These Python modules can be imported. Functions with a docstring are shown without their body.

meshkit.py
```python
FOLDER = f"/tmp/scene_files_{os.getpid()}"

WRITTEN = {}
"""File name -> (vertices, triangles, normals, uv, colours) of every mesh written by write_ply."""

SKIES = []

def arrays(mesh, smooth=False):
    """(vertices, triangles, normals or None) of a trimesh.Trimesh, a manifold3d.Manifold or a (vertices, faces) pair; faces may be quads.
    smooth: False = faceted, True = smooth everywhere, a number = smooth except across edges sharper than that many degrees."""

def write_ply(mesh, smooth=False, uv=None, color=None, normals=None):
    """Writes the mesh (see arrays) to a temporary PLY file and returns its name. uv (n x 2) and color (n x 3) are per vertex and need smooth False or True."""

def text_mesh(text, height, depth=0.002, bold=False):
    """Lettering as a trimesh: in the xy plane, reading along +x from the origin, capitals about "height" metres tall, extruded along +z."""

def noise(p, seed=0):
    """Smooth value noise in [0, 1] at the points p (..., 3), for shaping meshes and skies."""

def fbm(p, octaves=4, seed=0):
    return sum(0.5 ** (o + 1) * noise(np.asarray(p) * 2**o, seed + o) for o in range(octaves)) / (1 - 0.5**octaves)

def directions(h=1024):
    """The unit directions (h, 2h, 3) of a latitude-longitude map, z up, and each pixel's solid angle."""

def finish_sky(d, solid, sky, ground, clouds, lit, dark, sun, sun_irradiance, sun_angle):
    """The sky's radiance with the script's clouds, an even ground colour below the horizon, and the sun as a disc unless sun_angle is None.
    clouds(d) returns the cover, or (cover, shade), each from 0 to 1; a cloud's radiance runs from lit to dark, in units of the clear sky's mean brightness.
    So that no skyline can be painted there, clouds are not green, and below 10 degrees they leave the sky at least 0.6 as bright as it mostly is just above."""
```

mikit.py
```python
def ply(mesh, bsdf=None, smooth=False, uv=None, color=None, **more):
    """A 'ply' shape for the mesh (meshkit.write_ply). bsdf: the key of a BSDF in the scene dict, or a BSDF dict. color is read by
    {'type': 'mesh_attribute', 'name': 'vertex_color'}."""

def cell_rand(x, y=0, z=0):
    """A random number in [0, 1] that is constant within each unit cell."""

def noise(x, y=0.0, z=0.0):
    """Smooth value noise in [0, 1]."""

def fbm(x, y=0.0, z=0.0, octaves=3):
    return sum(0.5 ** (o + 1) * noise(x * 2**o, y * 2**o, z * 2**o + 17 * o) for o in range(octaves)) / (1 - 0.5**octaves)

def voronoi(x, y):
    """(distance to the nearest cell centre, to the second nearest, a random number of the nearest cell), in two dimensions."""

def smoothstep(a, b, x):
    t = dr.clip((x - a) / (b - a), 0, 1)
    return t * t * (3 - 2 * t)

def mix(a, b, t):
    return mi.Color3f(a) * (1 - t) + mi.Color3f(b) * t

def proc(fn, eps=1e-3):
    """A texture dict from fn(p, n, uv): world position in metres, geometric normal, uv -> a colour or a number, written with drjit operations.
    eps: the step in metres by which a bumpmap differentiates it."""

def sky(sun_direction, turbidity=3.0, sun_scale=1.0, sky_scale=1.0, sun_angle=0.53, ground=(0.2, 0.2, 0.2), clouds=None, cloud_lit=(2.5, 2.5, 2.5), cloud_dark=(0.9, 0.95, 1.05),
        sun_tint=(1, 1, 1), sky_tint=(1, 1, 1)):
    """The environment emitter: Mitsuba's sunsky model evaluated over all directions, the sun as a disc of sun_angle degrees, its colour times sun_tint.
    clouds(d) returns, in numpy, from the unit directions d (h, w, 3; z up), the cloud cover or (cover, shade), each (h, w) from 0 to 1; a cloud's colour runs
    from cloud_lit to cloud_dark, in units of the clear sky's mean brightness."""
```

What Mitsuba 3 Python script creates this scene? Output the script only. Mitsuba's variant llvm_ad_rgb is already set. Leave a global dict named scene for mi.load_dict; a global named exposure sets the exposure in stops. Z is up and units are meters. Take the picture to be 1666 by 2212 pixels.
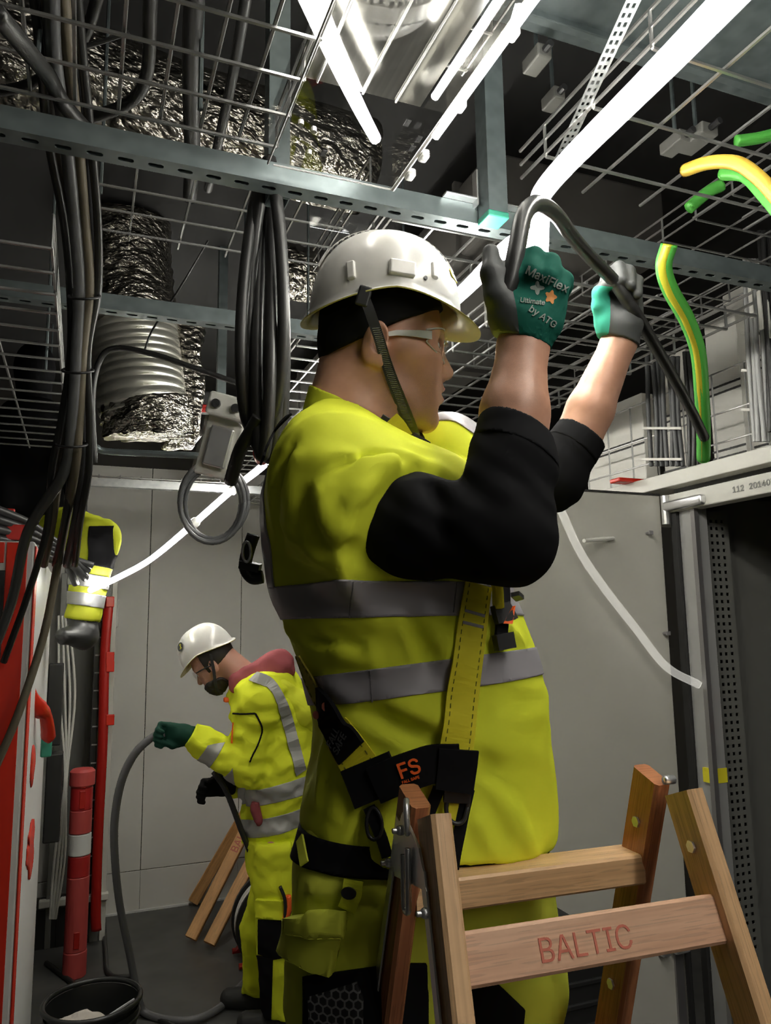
import math, random
import numpy as np, trimesh, manifold3d, shapely.geometry as sg
import drjit as dr, mitsuba as mi, mikit, meshkit
from mikit import noise, fbm, smoothstep, mix, cell_rand

random.seed(7); RNG = np.random.RandomState(11)
scene, labels = {}, {}
T = mi.ScalarTransform4f
# ---------------------------------------------------------------- camera (a phone held at eye height, turned right of the corridor, tilted up)
FPX = 1650.0
EYE = np.array([0.0, 0.0, 1.70])
_yaw, _pitch, _roll = math.radians(21.6), math.radians(8.4), math.radians(0.8)
_f0 = np.array([math.sin(_yaw), math.cos(_yaw), 0.0]); _r0 = np.array([math.cos(_yaw), -math.sin(_yaw), 0.0]); _z = np.array([0, 0, 1.0])
FWD = _f0 * math.cos(_pitch) + _z * math.sin(_pitch); _u0 = _z * math.cos(_pitch) - _f0 * math.sin(_pitch)
UP = _u0 * math.cos(_roll) + _r0 * math.sin(_roll); RT = _r0 * math.cos(_roll) - _u0 * math.sin(_roll)
scene['camera'] = {'type': 'perspective', 'fov': math.degrees(2 * math.atan(833 / FPX)), 'fov_axis': 'x', 'near_clip': 0.02,
                   'to_world': T().look_at(origin=EYE.tolist(), target=(EYE + FWD).tolist(), up=UP.tolist())}
exposure = 0.0
LED_MAIN, LED_AND_STREAK, LED_FAR, STREAK_GLOW = 49.0, 30.0, 62.0, .30

def ray(px, py): return FWD + RT * (px - 833) / FPX + UP * (1106 - py) / FPX
def P(px, py, d): return EYE + d * ray(px, py)
def PA(px, py, ax, v):
    r = ray(px, py); return EYE + r * (v - EYE[ax]) / r[ax]
def V(*a): return np.array(a, float)
def unit(v): v = np.asarray(v, float); return v / (np.linalg.norm(v) + 1e-12)

# ---------------------------------------------------------------- materials
def rgb(c): return {'type': 'rgb', 'value': [float(x) for x in c]}
def s2l(*c): return [((x / 255 + .055) / 1.055) ** 2.4 if x > 10 else x / 255 / 12.92 for x in c]
def M(name, color, rough=.6, metal=0., spec=.5, **k):
    b = {'type': 'principled', 'base_color': color if isinstance(color, dict) else rgb(color), 'roughness': rough, 'metallic': metal, 'specular': spec, **k}
    scene['m_' + name] = {'type': 'twosided', 'bsdf': b}
def MB(name, color, fn, scale, rough=.6, metal=0., spec=.5, eps=1e-3, **k):
    b = {'type': 'principled', 'base_color': color if isinstance(color, dict) else rgb(color), 'roughness': rough, 'metallic': metal, 'specular': spec, **k}
    scene['m_' + name] = {'type': 'twosided', 'bsdf': {'type': 'bumpmap', 'arbitrary': mikit.proc(fn, eps), 'scale': scale, 'bsdf': b}}

def f_weave(p, n, uv): return noise(p.x * 900, p.y * 900, p.z * 900)
def f_foil(p, n, uv): return fbm(p.x * 38, p.y * 38, p.z * 60, 4)
def f_wall(p, n, uv): return mix((.60, .585, .54), (.68, .665, .62), fbm(p.x * 2, p.y * 2, p.z * 1.3, 3))
def f_floor(p, n, uv): return mix((.035, .037, .037), (.075, .074, .07), fbm(p.x * 7, p.y * 7, 0, 4))
def f_galv(p, n, uv): return mix((.40, .42, .43), (.58, .59, .58), fbm(p.x * 60, p.y * 60, p.z * 60, 2))
def f_zincdark(p, n, uv): return mix((.10, .125, .128), (.17, .20, .205), fbm(p.x * 40, p.y * 40, p.z * 40, 2))
def _wood(a, b, kd):
    def fn(p, n, uv):
        w = fbm(uv.x * 3, uv.y * 34, 0, 3); g = noise(uv.x * 9, uv.y * 420)
        t = smoothstep(.2, .8, w * .7 + g * .35)
        return mix(a, b, t) * (1 - kd * smoothstep(.62, .8, noise(uv.x * 30, uv.y * 700)))
    return fn
f_wood_light = _wood((.52, .31, .155), (.66, .42, .225), .16)
f_wood_pink = _wood((.50, .28, .175), (.62, .38, .25), .16)
f_wood_dark = _wood((.30, .105, .045), (.40, .165, .07), .22)
f_wood_plank = _wood((.50, .24, .08), (.66, .36, .14), .2)
def f_skin(p, n, uv):
    t = fbm(p.x * 60, p.y * 60, p.z * 60, 3)
    q = [sum((p[j] - float(HO[j])) * float(HM[i][j]) for j in range(3)) for i in range(3)]
    beard = smoothstep(-.030, -.055, q[2]) * smoothstep(-.012, .012, q[0]) * smoothstep(-.145, -.125, q[2]) * smoothstep(.16, .14, q[0]) * (.55 + .45 * noise(p.x * 900, p.y * 900, p.z * 900))
    return mix(mix((.50, .245, .155), (.60, .33, .225), t), (.30, .175, .125), beard * .55)
def f_pouch(p, n, uv):
    return mix((.62, .68, .03), (.74, .80, .05), fbm(p.x * 14, p.y * 14, p.z * 14, 3))
def f_pants(p, n, uv):
    return mix((.46, .50, .05), (.64, .68, .07), fbm(p.x * 11, p.y * 11, p.z * 7, 3))

M('wall', mikit.proc(f_wall), .55)
M('ceiling', (.022, .022, .022), .9, spec=.2)
M('floor', mikit.proc(f_floor), .45)
M('voidwall', (.035, .033, .030), .9, spec=.2)
M('galv', mikit.proc(f_galv), .35, .85)
M('zinc', mikit.proc(f_zincdark), .45, .6)
M('wire', (.36, .36, .35), .36, .85)
M('steel', (.74, .74, .75), .33, .9)
M('steel_dull', (.34, .33, .34), .38, .8)
M('black_cable', (.018, .018, .018), .38)
M('grey_cable', (.065, .067, .07), .42)
M('hose', (.10, .10, .105), .45)
M('lightgrey_cable', (.42, .42, .42), .45)
M('brown_cable', (.10, .085, .06), .5)
M('black_plastic', (.016, .016, .017), .42)
M('black_rubber', (.012, .012, .012), .7)
M('black_fabric', (.006, .006, .007), .85, spec=.1)
M('black_fleece', (.0055, .0055, .0062), .9, spec=.09)
M('hi_vis', mikit.proc(f_pouch), .8, spec=.25)
M('hi_vis_far', (.68, .75, .030), .8, spec=.25)
M('hi_vis_trousers', mikit.proc(f_pants), .85, spec=.2)
M('reflective', (.31, .295, .315), .5, .15)
M('reflective_far', (.33, .33, .31), .5, .15)
M('reflective_seam', (.14, .13, .14), .7)
M('webbing', (.70, .62, .02), .75)
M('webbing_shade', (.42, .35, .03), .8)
M('stitch', (.10, .095, .01), .9)
M('orange_print', (.85, .13, .02), .6)
M('white_shell', (.80, .78, .73), .22, clearcoat=.4)
M('yellow_shell', (.72, .64, .28), .35)
M('skin', mikit.proc(f_skin), .45, spec=.4)
M('skin_far', (.48, .25, .18), .5)
M('lip', (.50, .19, .16), .4)
M('eye_white', (.70, .67, .62), .2)
M('dark_hair', (.012, .009, .007), .6)
M('stubble', (.26, .15, .10), .6)
M('green_knit', (.004, .075, .052), .85, spec=.2)
M('green_dark', (.003, .028, .018), .8, spec=.2)
M('green_knit_light', (.03, .33, .22), .8)
M('glove_coat', (.045, .048, .048), .55)
M('glove_print', (.26, .30, .27), .7)
M('glove_print_orange', (.62, .25, .06), .7)
M('maroon', (.20, .04, .045), .9)
M('wood_light', mikit.proc(f_wood_light), .45)
M('wood_pink', mikit.proc(f_wood_pink), .5)
M('wood_dark', mikit.proc(f_wood_dark), .42)
M('wood_plank', mikit.proc(f_wood_plank), .6)
M('steel_dark', (.06, .06, .062), .5)
def f_knee(p, n, uv):
    u, w = (p.x * .93 - p.y * .37) * 95, p.z * 95; d1 = voronoi_hex(u, w)
    return mix((.11, .11, .11), (.006, .006, .007), smoothstep(.40, .46, d1) * 0 + (1 - smoothstep(.36, .44, d1)))
def voronoi_hex(u, w):
    def cell(a, b):
        x = a - dr.floor(a) - .5; y = (b / 1.732 - dr.floor(b / 1.732) - .5) * 1.732; return dr.abs(x), dr.abs(y)
    x1, y1 = cell(u, w); x2, y2 = cell(u + .5, w + .866)
    h1 = dr.maximum(x1, x1 * .5 + y1 * .866); h2 = dr.maximum(x2, x2 * .5 + y2 * .866)
    return dr.minimum(h1, h2)
def f_liner(p, n, uv):
    return mix((.30, .30, .28), (.62, .61, .57), fbm(p.x * 75, p.y * 1.2, 0, 3))
M('liner', mikit.proc(f_liner), .13, .9)
M('clear_frame', (.55, .54, .50), .2, spec=.8)
M('knee_mesh', mikit.proc(f_knee), .7)
M('red_ink', (.46, .13, .085), .8)
M('red_paint', (.34, .012, .008), .4)
M('red_tape', (.50, .022, .010), .35)
M('red_bollard', (.36, .018, .018), .45)
M('pink_bollard', (.42, .060, .055), .5)
M('white_tape', (.66, .66, .64), .5)
M('white_sheet', (.60, .60, .59), .35)
M('rack_paint', (.56, .55, .50), .4)
M('door_paint', (.47, .455, .41), .38)
M('rack_dark', (.012, .012, .012), .5)
M('rack_mid', (.13, .13, .12), .5)
M('rail_grey', (.50, .50, .50), .35, .5)
M('earth_green', (.10, .48, .07), .4)
M('earth_yellow', (.70, .62, .04), .4)
M('earth_orange', (.62, .34, .04), .4)
M('label_white', (.72, .71, .66), .5)
M('end_cap', (.03, .22, .15), .45)
M('bucket', (.012, .013, .013), .35)
M('paper', (.55, .50, .45), .8)
M('print_dark', (.05, .045, .04), .7)
M('sticker_yellow', (.75, .66, .03), .5)
MB('foil', (.34, .32, .28), f_foil, .022, .28, 1., eps=2e-3)
M('duct', (.56, .55, .49), .34, .75)
scene['m_acrylic'] = {'type': 'thindielectric', 'int_ior': 1.95}
scene['m_clear'] = {'type': 'thindielectric', 'int_ior': 1.5}
scene['m_lens'] = {'type': 'thindielectric', 'int_ior': 1.5}

# ---------------------------------------------------------------- scene bookkeeping
def numbered(k):
    if k not in labels and k not in scene and not any(s.startswith(k + '__') for s in scene): return k
    i = 1
    while f'{k}_{i:03d}' in labels or f'{k}_{i:03d}' in scene or any(s.startswith(f'{k}_{i:03d}__') for s in scene): i += 1
    return f'{k}_{i:03d}'
def thing(name, label, cat, group=None, kind=None):
    k = numbered(name); labels[k] = {'label': label, 'category': cat}
    if group: labels[k]['group'] = group
    if kind: labels[k]['kind'] = kind
    return k
def add(name, mesh, mat, parent=None, smooth=False, label=None, cat=None, group=None, kind=None, uv=None, emit=None, shape=None):
    k = numbered((parent + '__' if parent else '') + name)
    if mesh is not None and len(mesh.faces) == 0: print('EMPTY', k); return k
    d = shape if shape is not None else mikit.ply(mesh, 'm_' + mat, smooth=smooth, uv=uv)
    if emit is not None:
        e = emit if isinstance(emit, (list, tuple)) else (emit, emit * .97, emit * .88)
        d = {**d, 'emitter': {'type': 'area', 'radiance': rgb(e)}}
    scene[k] = d
    L = {}
    if label: L['label'] = label
    if cat: L['category'] = cat
    if group: L['group'] = group
    if kind: L['kind'] = kind
    if L: labels[k] = L
    return k
def struct(name, mesh, mat, parent=None, label=None, smooth=False):
    k = add(name, mesh, mat, parent, smooth, label)
    if not parent: labels[k] = {'kind': 'structure', 'label': label or name.replace('_', ' '), 'category': name.split('_')[0]}
    return k

# ---------------------------------------------------------------- mesh helpers
cat = trimesh.util.concatenate
def box(x0, x1, y0, y1, z0, z1):
    return trimesh.creation.box(bounds=[[min(x0, x1), min(y0, y1), min(z0, z1)], [max(x0, x1), max(y0, y1), max(z0, z1)]])
def rbox(size, r=.004, seg=2):
    """a box with rounded edges, centred"""
    s = np.maximum(np.array(size) / 2 - r, 1e-4)
    sp = trimesh.creation.icosphere(subdivisions=1 if seg < 3 else 2, radius=r).vertices
    c = np.array([[x, y, z] for x in (-1, 1) for y in (-1, 1) for z in (-1, 1)]) * s
    return trimesh.convex.convex_hull(np.vstack([sp + k for k in c]))
def frame(x, y, z, o):
    m = np.eye(4); m[:3, 0], m[:3, 1], m[:3, 2], m[:3, 3] = x, y, z, o; return m
def basis(z, hint=(0, 0, 1)):
    z = unit(z); h = np.asarray(hint, float)
    if abs(z @ unit(h)) > .98: h = np.array([1., 0, 0])
    x = unit(h - z * (h @ z)); return x, np.cross(z, x), z
def place(m, mat4): m = m.copy(); m.apply_transform(mat4); return m
def spline(pts, n=8):
    p = np.asarray(pts, float)
    if len(p) < 3: return np.vstack([p[0] + (p[1] - p[0]) * t for t in np.linspace(0, 1, n + 1)])
    q = np.vstack([2 * p[0] - p[1], p, 2 * p[-1] - p[-2]]); out = []
    for i in range(1, len(q) - 2):
        for t in np.linspace(0, 1, n, endpoint=False):
            a, b, c, d = q[i - 1:i + 3]
            out.append(.5 * (2 * b + (c - a) * t + (2 * a - 5 * b + 4 * c - d) * t * t + (3 * b - a - 3 * c + d) * t ** 3))
    return np.vstack(out + [p[-1]])
def frames(p, hint=(0.13, .2, 1)):
    t = np.gradient(p, axis=0); t /= np.linalg.norm(t, axis=1, keepdims=True) + 1e-12
    x = basis(t[0], hint)[0]; xs = []
    for k in t:
        x = unit(x - k * (x @ k)); xs.append(x)
    xs = np.array(xs); return t, xs, np.cross(t, xs)
def grid_faces(n, m, closed=True):
    i, j = np.meshgrid(np.arange(n - 1), np.arange(m if closed else m - 1), indexing='ij'); i, j = i.ravel(), j.ravel(); j2 = (j + 1) % m
    a, b, c, d = i * m + j, i * m + j2, (i + 1) * m + j2, (i + 1) * m + j
    return np.vstack([np.stack([a, b, c], 1), np.stack([a, c, d], 1)])
def tube(pts, r, n=8, sm=8, flat=1.0, raw=False):
    p = np.asarray(pts, float) if raw else spline(pts, sm)
    r = np.interp(np.linspace(0, 1, len(p)), np.linspace(0, 1, len(np.atleast_1d(r))), np.atleast_1d(r)) if np.ndim(r) else np.full(len(p), r)
    t, x, y = frames(p); a = np.arange(n) * 2 * np.pi / n
    v = p[:, None] + r[:, None, None] * (np.cos(a)[None, :, None] * x[:, None] + flat * np.sin(a)[None, :, None] * y[:, None])
    f = grid_faces(len(p), n); N = len(p) * n
    v = np.vstack([v.reshape(-1, 3), p[:1], p[-1:]]); k = np.arange(n); k2 = (k + 1) % n
    f = np.vstack([f, np.stack([k2, k, np.full(n, N)], 1), np.stack([(len(p) - 1) * n + k, (len(p) - 1) * n + k2, np.full(n, N + 1)], 1)])
    return trimesh.Trimesh(v, f, process=False)
def lathe(prof, n=32):
    """prof: (r, z) list; open or touching the axis"""
    pr = np.array(prof, float); a = np.arange(n) * 2 * np.pi / n
    v = np.stack([pr[:, :1] * np.cos(a), pr[:, :1] * np.sin(a), np.repeat(pr[:, 1:], n, 1)], -1).reshape(-1, 3)
    return trimesh.Trimesh(v, grid_faces(len(pr), n), process=False)
def prism(poly, length, chamfer=0.):
    """polygon (k,2) in xy, extruded along z 0..length, own vertices per face, uv = (along, across) in metres"""
    q = np.array(poly, float); k = len(q); V_, F_, U_ = [], [], []; per = 0.; uo = RNG.rand() * 7
    for i in range(k):
        a, b = q[i], q[(i + 1) % k]; w = np.linalg.norm(b - a)
        o = len(V_); V_ += [[*a, 0], [*b, 0], [*b, length], [*a, length]]; U_ += [[uo, per], [uo, per + w], [uo + length, per + w], [uo + length, per]]
        F_ += [[o, o + 1, o + 2], [o, o + 2, o + 3]]; per += w
    for z, s in ((0, -1), (length, 1)):
        o = len(V_); V_ += [[*c, z] for c in q]; U_ += [[c[0] * .3 + uo, c[1] + .5] for c in q]
        F_ += [[o, o + i + 1, o + i] if s < 0 else [o, o + i, o + i + 1] for i in range(1, k - 1)]
    return trimesh.Trimesh(V_, F_, process=False), np.array(U_)
def chrect(w, h, c=.004):
    w, h = w / 2, h / 2
    return [(-w + c, -h), (w - c, -h), (w, -h + c), (w, h - c), (w - c, h), (-w + c, h), (-w, h - c), (-w, -h + c)]
def beam(a, b, w, h, hint, c=.004):
    """chamfered bar from a to b; w along hint direction, h across"""
    a, b = np.asarray(a, float), np.asarray(b, float); L = np.linalg.norm(b - a); x, y, z = basis(b - a, hint)
    m, uv = prism(chrect(w, h, c), L); m.apply_transform(frame(x, y, z, a)); return m, uv
def bar(a, b, w, h, hint=(0, 0, 1), c=.001): return beam(a, b, w, h, hint, c)[0]
def rod(a, b, r, n=8): return tube([a, b], r, n, 1)
def lettering(text, height, o, right, up, depth=.0008, bold=False):
    m = meshkit.text_mesh(text, height, depth, bold); right = unit(right); nrm = unit(np.cross(right, up)); up = np.cross(nrm, right)
    return place(m, frame(right, up, nrm, o))

# ---------------------------------------------------------------- implicit surfaces (bodies and clothing)
def s_cap(p, a, b, ra, rb):
    a, b = np.asarray(a), np.asarray(b); ba = b - a; t = np.clip(((p - a) @ ba) / (ba @ ba), 0, 1)
    return np.linalg.norm(p - a - t[:, None] * ba, axis=1) - (ra + (rb - ra) * t)
def s_ell(p, c, r, R=None):
    q = p - np.asarray(c)
    if R is not None: q = q @ np.asarray(R).T      # rows of R: the axes
    r = np.asarray(r); k0 = np.linalg.norm(q / r, axis=1); k1 = np.linalg.norm(q / (r * r), axis=1)
    return k0 * (k0 - 1) / np.maximum(k1, 1e-9)
def s_box(p, c, h, R=None, r=0.):
    q = p - np.asarray(c)
    if R is not None: q = q @ np.asarray(R).T
    q = np.abs(q) - (np.asarray(h) - r)
    return np.linalg.norm(np.maximum(q, 0), axis=1) + np.minimum(q.max(1), 0) - r
def su(a, b, k=.02):
    h = np.maximum(k - np.abs(a - b), 0) / k; return np.minimum(a, b) - h * h * k * .25
def sd(a, b, k=.01): return -su(-a, b, k)
def s_plane(p, o, n): return (p - np.asarray(o)) @ unit(n)

def solid(f, lo, hi, h):
    """mesh of f < 0 inside the box, by surface nets on a grid of step h"""
    lo, hi = np.asarray(lo, float), np.asarray(hi, float); B = 4
    nc = np.maximum(np.ceil((hi - lo) / (h * B)).astype(int), 1); n = nc * B + 1
    cc = np.stack(np.meshgrid(*[np.arange(k + 1) for k in nc], indexing='ij'), -1)
    fc = f((lo + cc.reshape(-1, 3) * h * B)).reshape(nc + 1)
    act = np.abs(fc) < h * B * 1.9
    near = np.zeros(nc, bool)
    for d in np.ndindex(2, 2, 2): near |= act[d[0]:d[0] + nc[0], d[1]:d[1] + nc[1], d[2]:d[2] + nc[2]]
    up = np.kron(fc[:-1, :-1, :-1], np.ones((B, B, B), np.float32)).astype(np.float32)
    g = np.full(n, 1., np.float32); g[:-1, :-1, :-1] = np.where(up < 0, -1, 1)
    mk = np.zeros(n, bool); idx = np.argwhere(near)
    loc = np.stack(np.meshgrid(*[np.arange(B + 1)] * 3, indexing='ij'), -1).reshape(-1, 3)
    for a in loc: 
        q = idx * B + a; mk[q[:, 0], q[:, 1], q[:, 2]] = True
    w = np.argwhere(mk); vals = np.concatenate([f(lo + c * h) for c in np.array_split(w, max(1, len(w) // 200000))])
    g[w[:, 0], w[:, 1], w[:, 2]] = vals
    s = g < 0
    e = [(s[:-1] != s[1:]), (s[:, :-1] != s[:, 1:]), (s[:, :, :-1] != s[:, :, 1:])]
    cn = n - 1; acc = np.zeros((*cn, 3), np.float32); cnt = np.zeros(cn, np.float32)
    for ax in range(3):
        i = np.argwhere(e[ax]); j = i.copy(); j[:, ax] += 1
        v0, v1 = g[tuple(i.T)], g[tuple(j.T)]; t = v0 / (v0 - v1); pt = i.astype(np.float32); pt[:, ax] += t
        o1, o2 = [k for k in range(3) if k != ax]
        for da in (0, -1):
            for db in (0, -1):
                c = i.copy(); c[:, o1] += da; c[:, o2] += db
                ok = ((c >= 0) & (c < cn)).all(1); c2 = c[ok]
                np.add.at(acc, tuple(c2.T), pt[ok]); np.add.at(cnt, tuple(c2.T), 1)
    used = cnt > 0; ids = np.full(cn, -1); ids[used] = np.arange(used.sum())
    v = acc[used] / cnt[used][:, None]; F = []
    for ax in range(3):
        i = np.argwhere(e[ax]); o1, o2 = (ax + 1) % 3, (ax + 2) % 3
        ok = (i[:, o1] > 0) & (i[:, o2] > 0) & (i[:, o1] < cn[o1]) & (i[:, o2] < cn[o2]); i = i[ok]
        def at(d1, d2):
            c = i.copy(); c[:, o1] += d1; c[:, o2] += d2; return ids[tuple(c.T)]
        q = np.stack([at(-1, -1), at(0, -1), at(0, 0), at(-1, 0)], 1)
        fl = ~s[tuple(i.T)]; q[fl] = q[fl][:, ::-1]; F.append(q)
    F = np.vstack(F); F = F[(F >= 0).all(1)]
    v = lo + v * h
    for _ in range(2):
        d = f(v); G = grad(f, v, h * .3); st = np.clip(d, -h, h); v = v - (G * st[:, None])
    return trimesh.Trimesh(v, np.vstack([F[:, [0, 1, 2]], F[:, [0, 2, 3]]]), process=False)
def grad(f, p, e=.001):
    g = np.stack([f(p + V(*(e if k == a else 0 for k in range(3)))) - f(p - V(*(e if k == a else 0 for k in range(3)))) for a in range(3)], 1)
    return g / (np.linalg.norm(g, axis=1, keepdims=True) + 1e-9)
def onto(f, pxy, d0=.6, d1=2.2, lift=0.):
    """first hit of the rays through pixels on the surface f = 0 -> (points, normals)"""
    pxy = np.atleast_2d(np.asarray(pxy, float)); D = np.array([ray(*q) for q in pxy]); t = np.full(len(D), d0); best = np.full(len(D), 9.); bt = t.copy()
    for _ in range(120):
        d = f(EYE + D * t[:, None]); b = d < best; best[b] = d[b]; bt[b] = t[b]
        t = np.minimum(t + np.maximum(d, 0) * .6, d1)
    hit = np.abs(f(EYE + D * t[:, None])) < .004
    t = np.where(hit, t, bt); p = EYE + D * t[:, None]; n = grad(f, p, .004)
    p = p - n * f(p)[:, None] * (~hit)[:, None]
    return p + n * lift, n
def cut(mesh, *planes):
    """keep the side of each plane (origin, normal) the normal points to"""
    for o, n in planes:
        m = trimesh.intersections.slice_mesh_plane(mesh, unit(n), np.asarray(o, float)); mesh = m
    return mesh
def inflate(mesh, f, t):
    """an open piece of the surface f = 0 lifted by t and given an inner side, so that it has a thickness"""
    m = mesh.copy(); m.merge_vertices(); n = grad(f, np.array(m.vertices), .004); v = np.array(m.vertices); k = len(v); F = np.array(m.faces)
    e = np.sort(m.edges, axis=1); u, c = np.unique(e, axis=0, return_counts=True); bd = {tuple(x) for x in u[c == 1]}
    side = []
    for a, b in m.edges:
        if (min(a, b), max(a, b)) in bd: side += [[b, a, a + k], [b, a + k, b + k]]
    return trimesh.Trimesh(np.vstack([v + n * t, v - n * .001]), np.vstack([F, F[:, ::-1] + k, np.array(side).reshape(-1, 3)]), process=False)
def biggest(m):
    m = m.copy(); m.merge_vertices(); c = m.split(only_watertight=False); return max(c, key=lambda q: q.area) if len(c) else m
def ribbon(pts, nrm, width, thick, n_across=2):
    """a strap along pts with surface normals nrm"""
    p, n = np.asarray(pts, float), np.asarray(nrm, float); w = np.broadcast_to(np.asarray(width, float), len(p))
    t = np.gradient(p, axis=0); s = np.cross(t, n); s /= np.linalg.norm(s, axis=1, keepdims=True) + 1e-9; n = np.cross(s, t); n /= np.linalg.norm(n, axis=1, keepdims=True) + 1e-9
    ring = np.stack([p - s * w[:, None] / 2, p + s * w[:, None] / 2, p + s * w[:, None] / 2 + n * thick, p - s * w[:, None] / 2 + n * thick], 1)
    f = grid_faces(len(p), 4); N = (len(p) - 1) * 4
    f = np.vstack([f, [[0, 1, 2], [0, 2, 3]], [[N, N + 2, N + 1], [N, N + 3, N + 2]]])
    return trimesh.Trimesh(ring.reshape(-1, 3), f, process=False)
def smooth_path(px, n=6): return spline(np.asarray(px, float), n)
# ================================================================ the room
def slab(x0, x1, y0, y1, z0, z1): return box(x0, x1, y0, y1, z0, z1)
struct('floor', slab(-2.2, 3.6, -4.2, 5.6, -.1, 0), 'floor', label='dark grey floor of the narrow technical corridor')
struct('ceiling', slab(-2.2, 3.6, -4.2, 5.6, 3.25, 3.35), 'ceiling', label='dark ceiling above the cable trays')
WB = 5.15
k = struct('wall_back', slab(-2.2, 3.6, WB + .012, WB + .1, 0, 3.25), 'voidwall', label='wall closing the end of the corridor')
for i, (a, b) in enumerate([(-.6, .0), (.0, .395), (.395, .99), (.99, 1.6), (1.6, 2.2), (2.2, 2.8)]):
    add('panel', rbox((b - a - .004, .014, 2.5), .002).apply_translation(((a + b) / 2, WB + .006, .24 + 1.25)), 'wall', k)
    add('kick_panel', rbox((b - a - .0015, .014, .236), .002).apply_translation(((a + b) / 2, WB + .004, .118)), 'wall', k)
struct('baseboard_back', slab(-.6, 2.8, WB - .010, WB, 0, .012), 'white_tape', label='thin pale strip where the end wall meets the floor')
struct('wall_left', slab(-2.3, -2.2, -4.2, 5.6, 0, 3.25), 'voidwall', label='dark wall behind the racks on the left')
struct('wall_right', slab(3.6, 3.7, -4.2, 5.6, 0, 3.25), 'voidwall', label='dark wall behind the racks on the right')
struct('wall_front', slab(-2.2, 3.6, -4.3, -4.2, 0, 3.25), 'wall', label='pale wall at the near end of the corridor')
# ================================================================ the worker in front
def camc(p):
    q = p - EYE; return q @ RT, q @ UP, q @ FWD
ROWS = np.array([  # pixel y, left x, right x, depth of the middle, half depth
    (862, 700, 760, 1.20, .050), (888, 664, 800, 1.19, .090), (915, 638, 835, 1.18, .135), (950, 612, 898, 1.175, .175), (1000, 586, 1010, 1.165, .203),
    (1080, 562, 1062, 1.155, .205), (1180, 567, 1098, 1.145, .195), (1270, 580, 1112, 1.14, .190), (1340, 608, 1140, 1.135, .185),
    (1420, 638, 1166, 1.13, .180), (1480, 652, 1180, 1.125, .178), (1560, 668, 1192, 1.12, .178), (1620, 664, 1198, 1.12, .182),
    (1690, 645, 1204, 1.115, .188), (1740, 640, 1206, 1.11, .190), (1800, 655, 1200, 1.11, .188), (1960, 680, 1190, 1.11, .18)], float)
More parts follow.
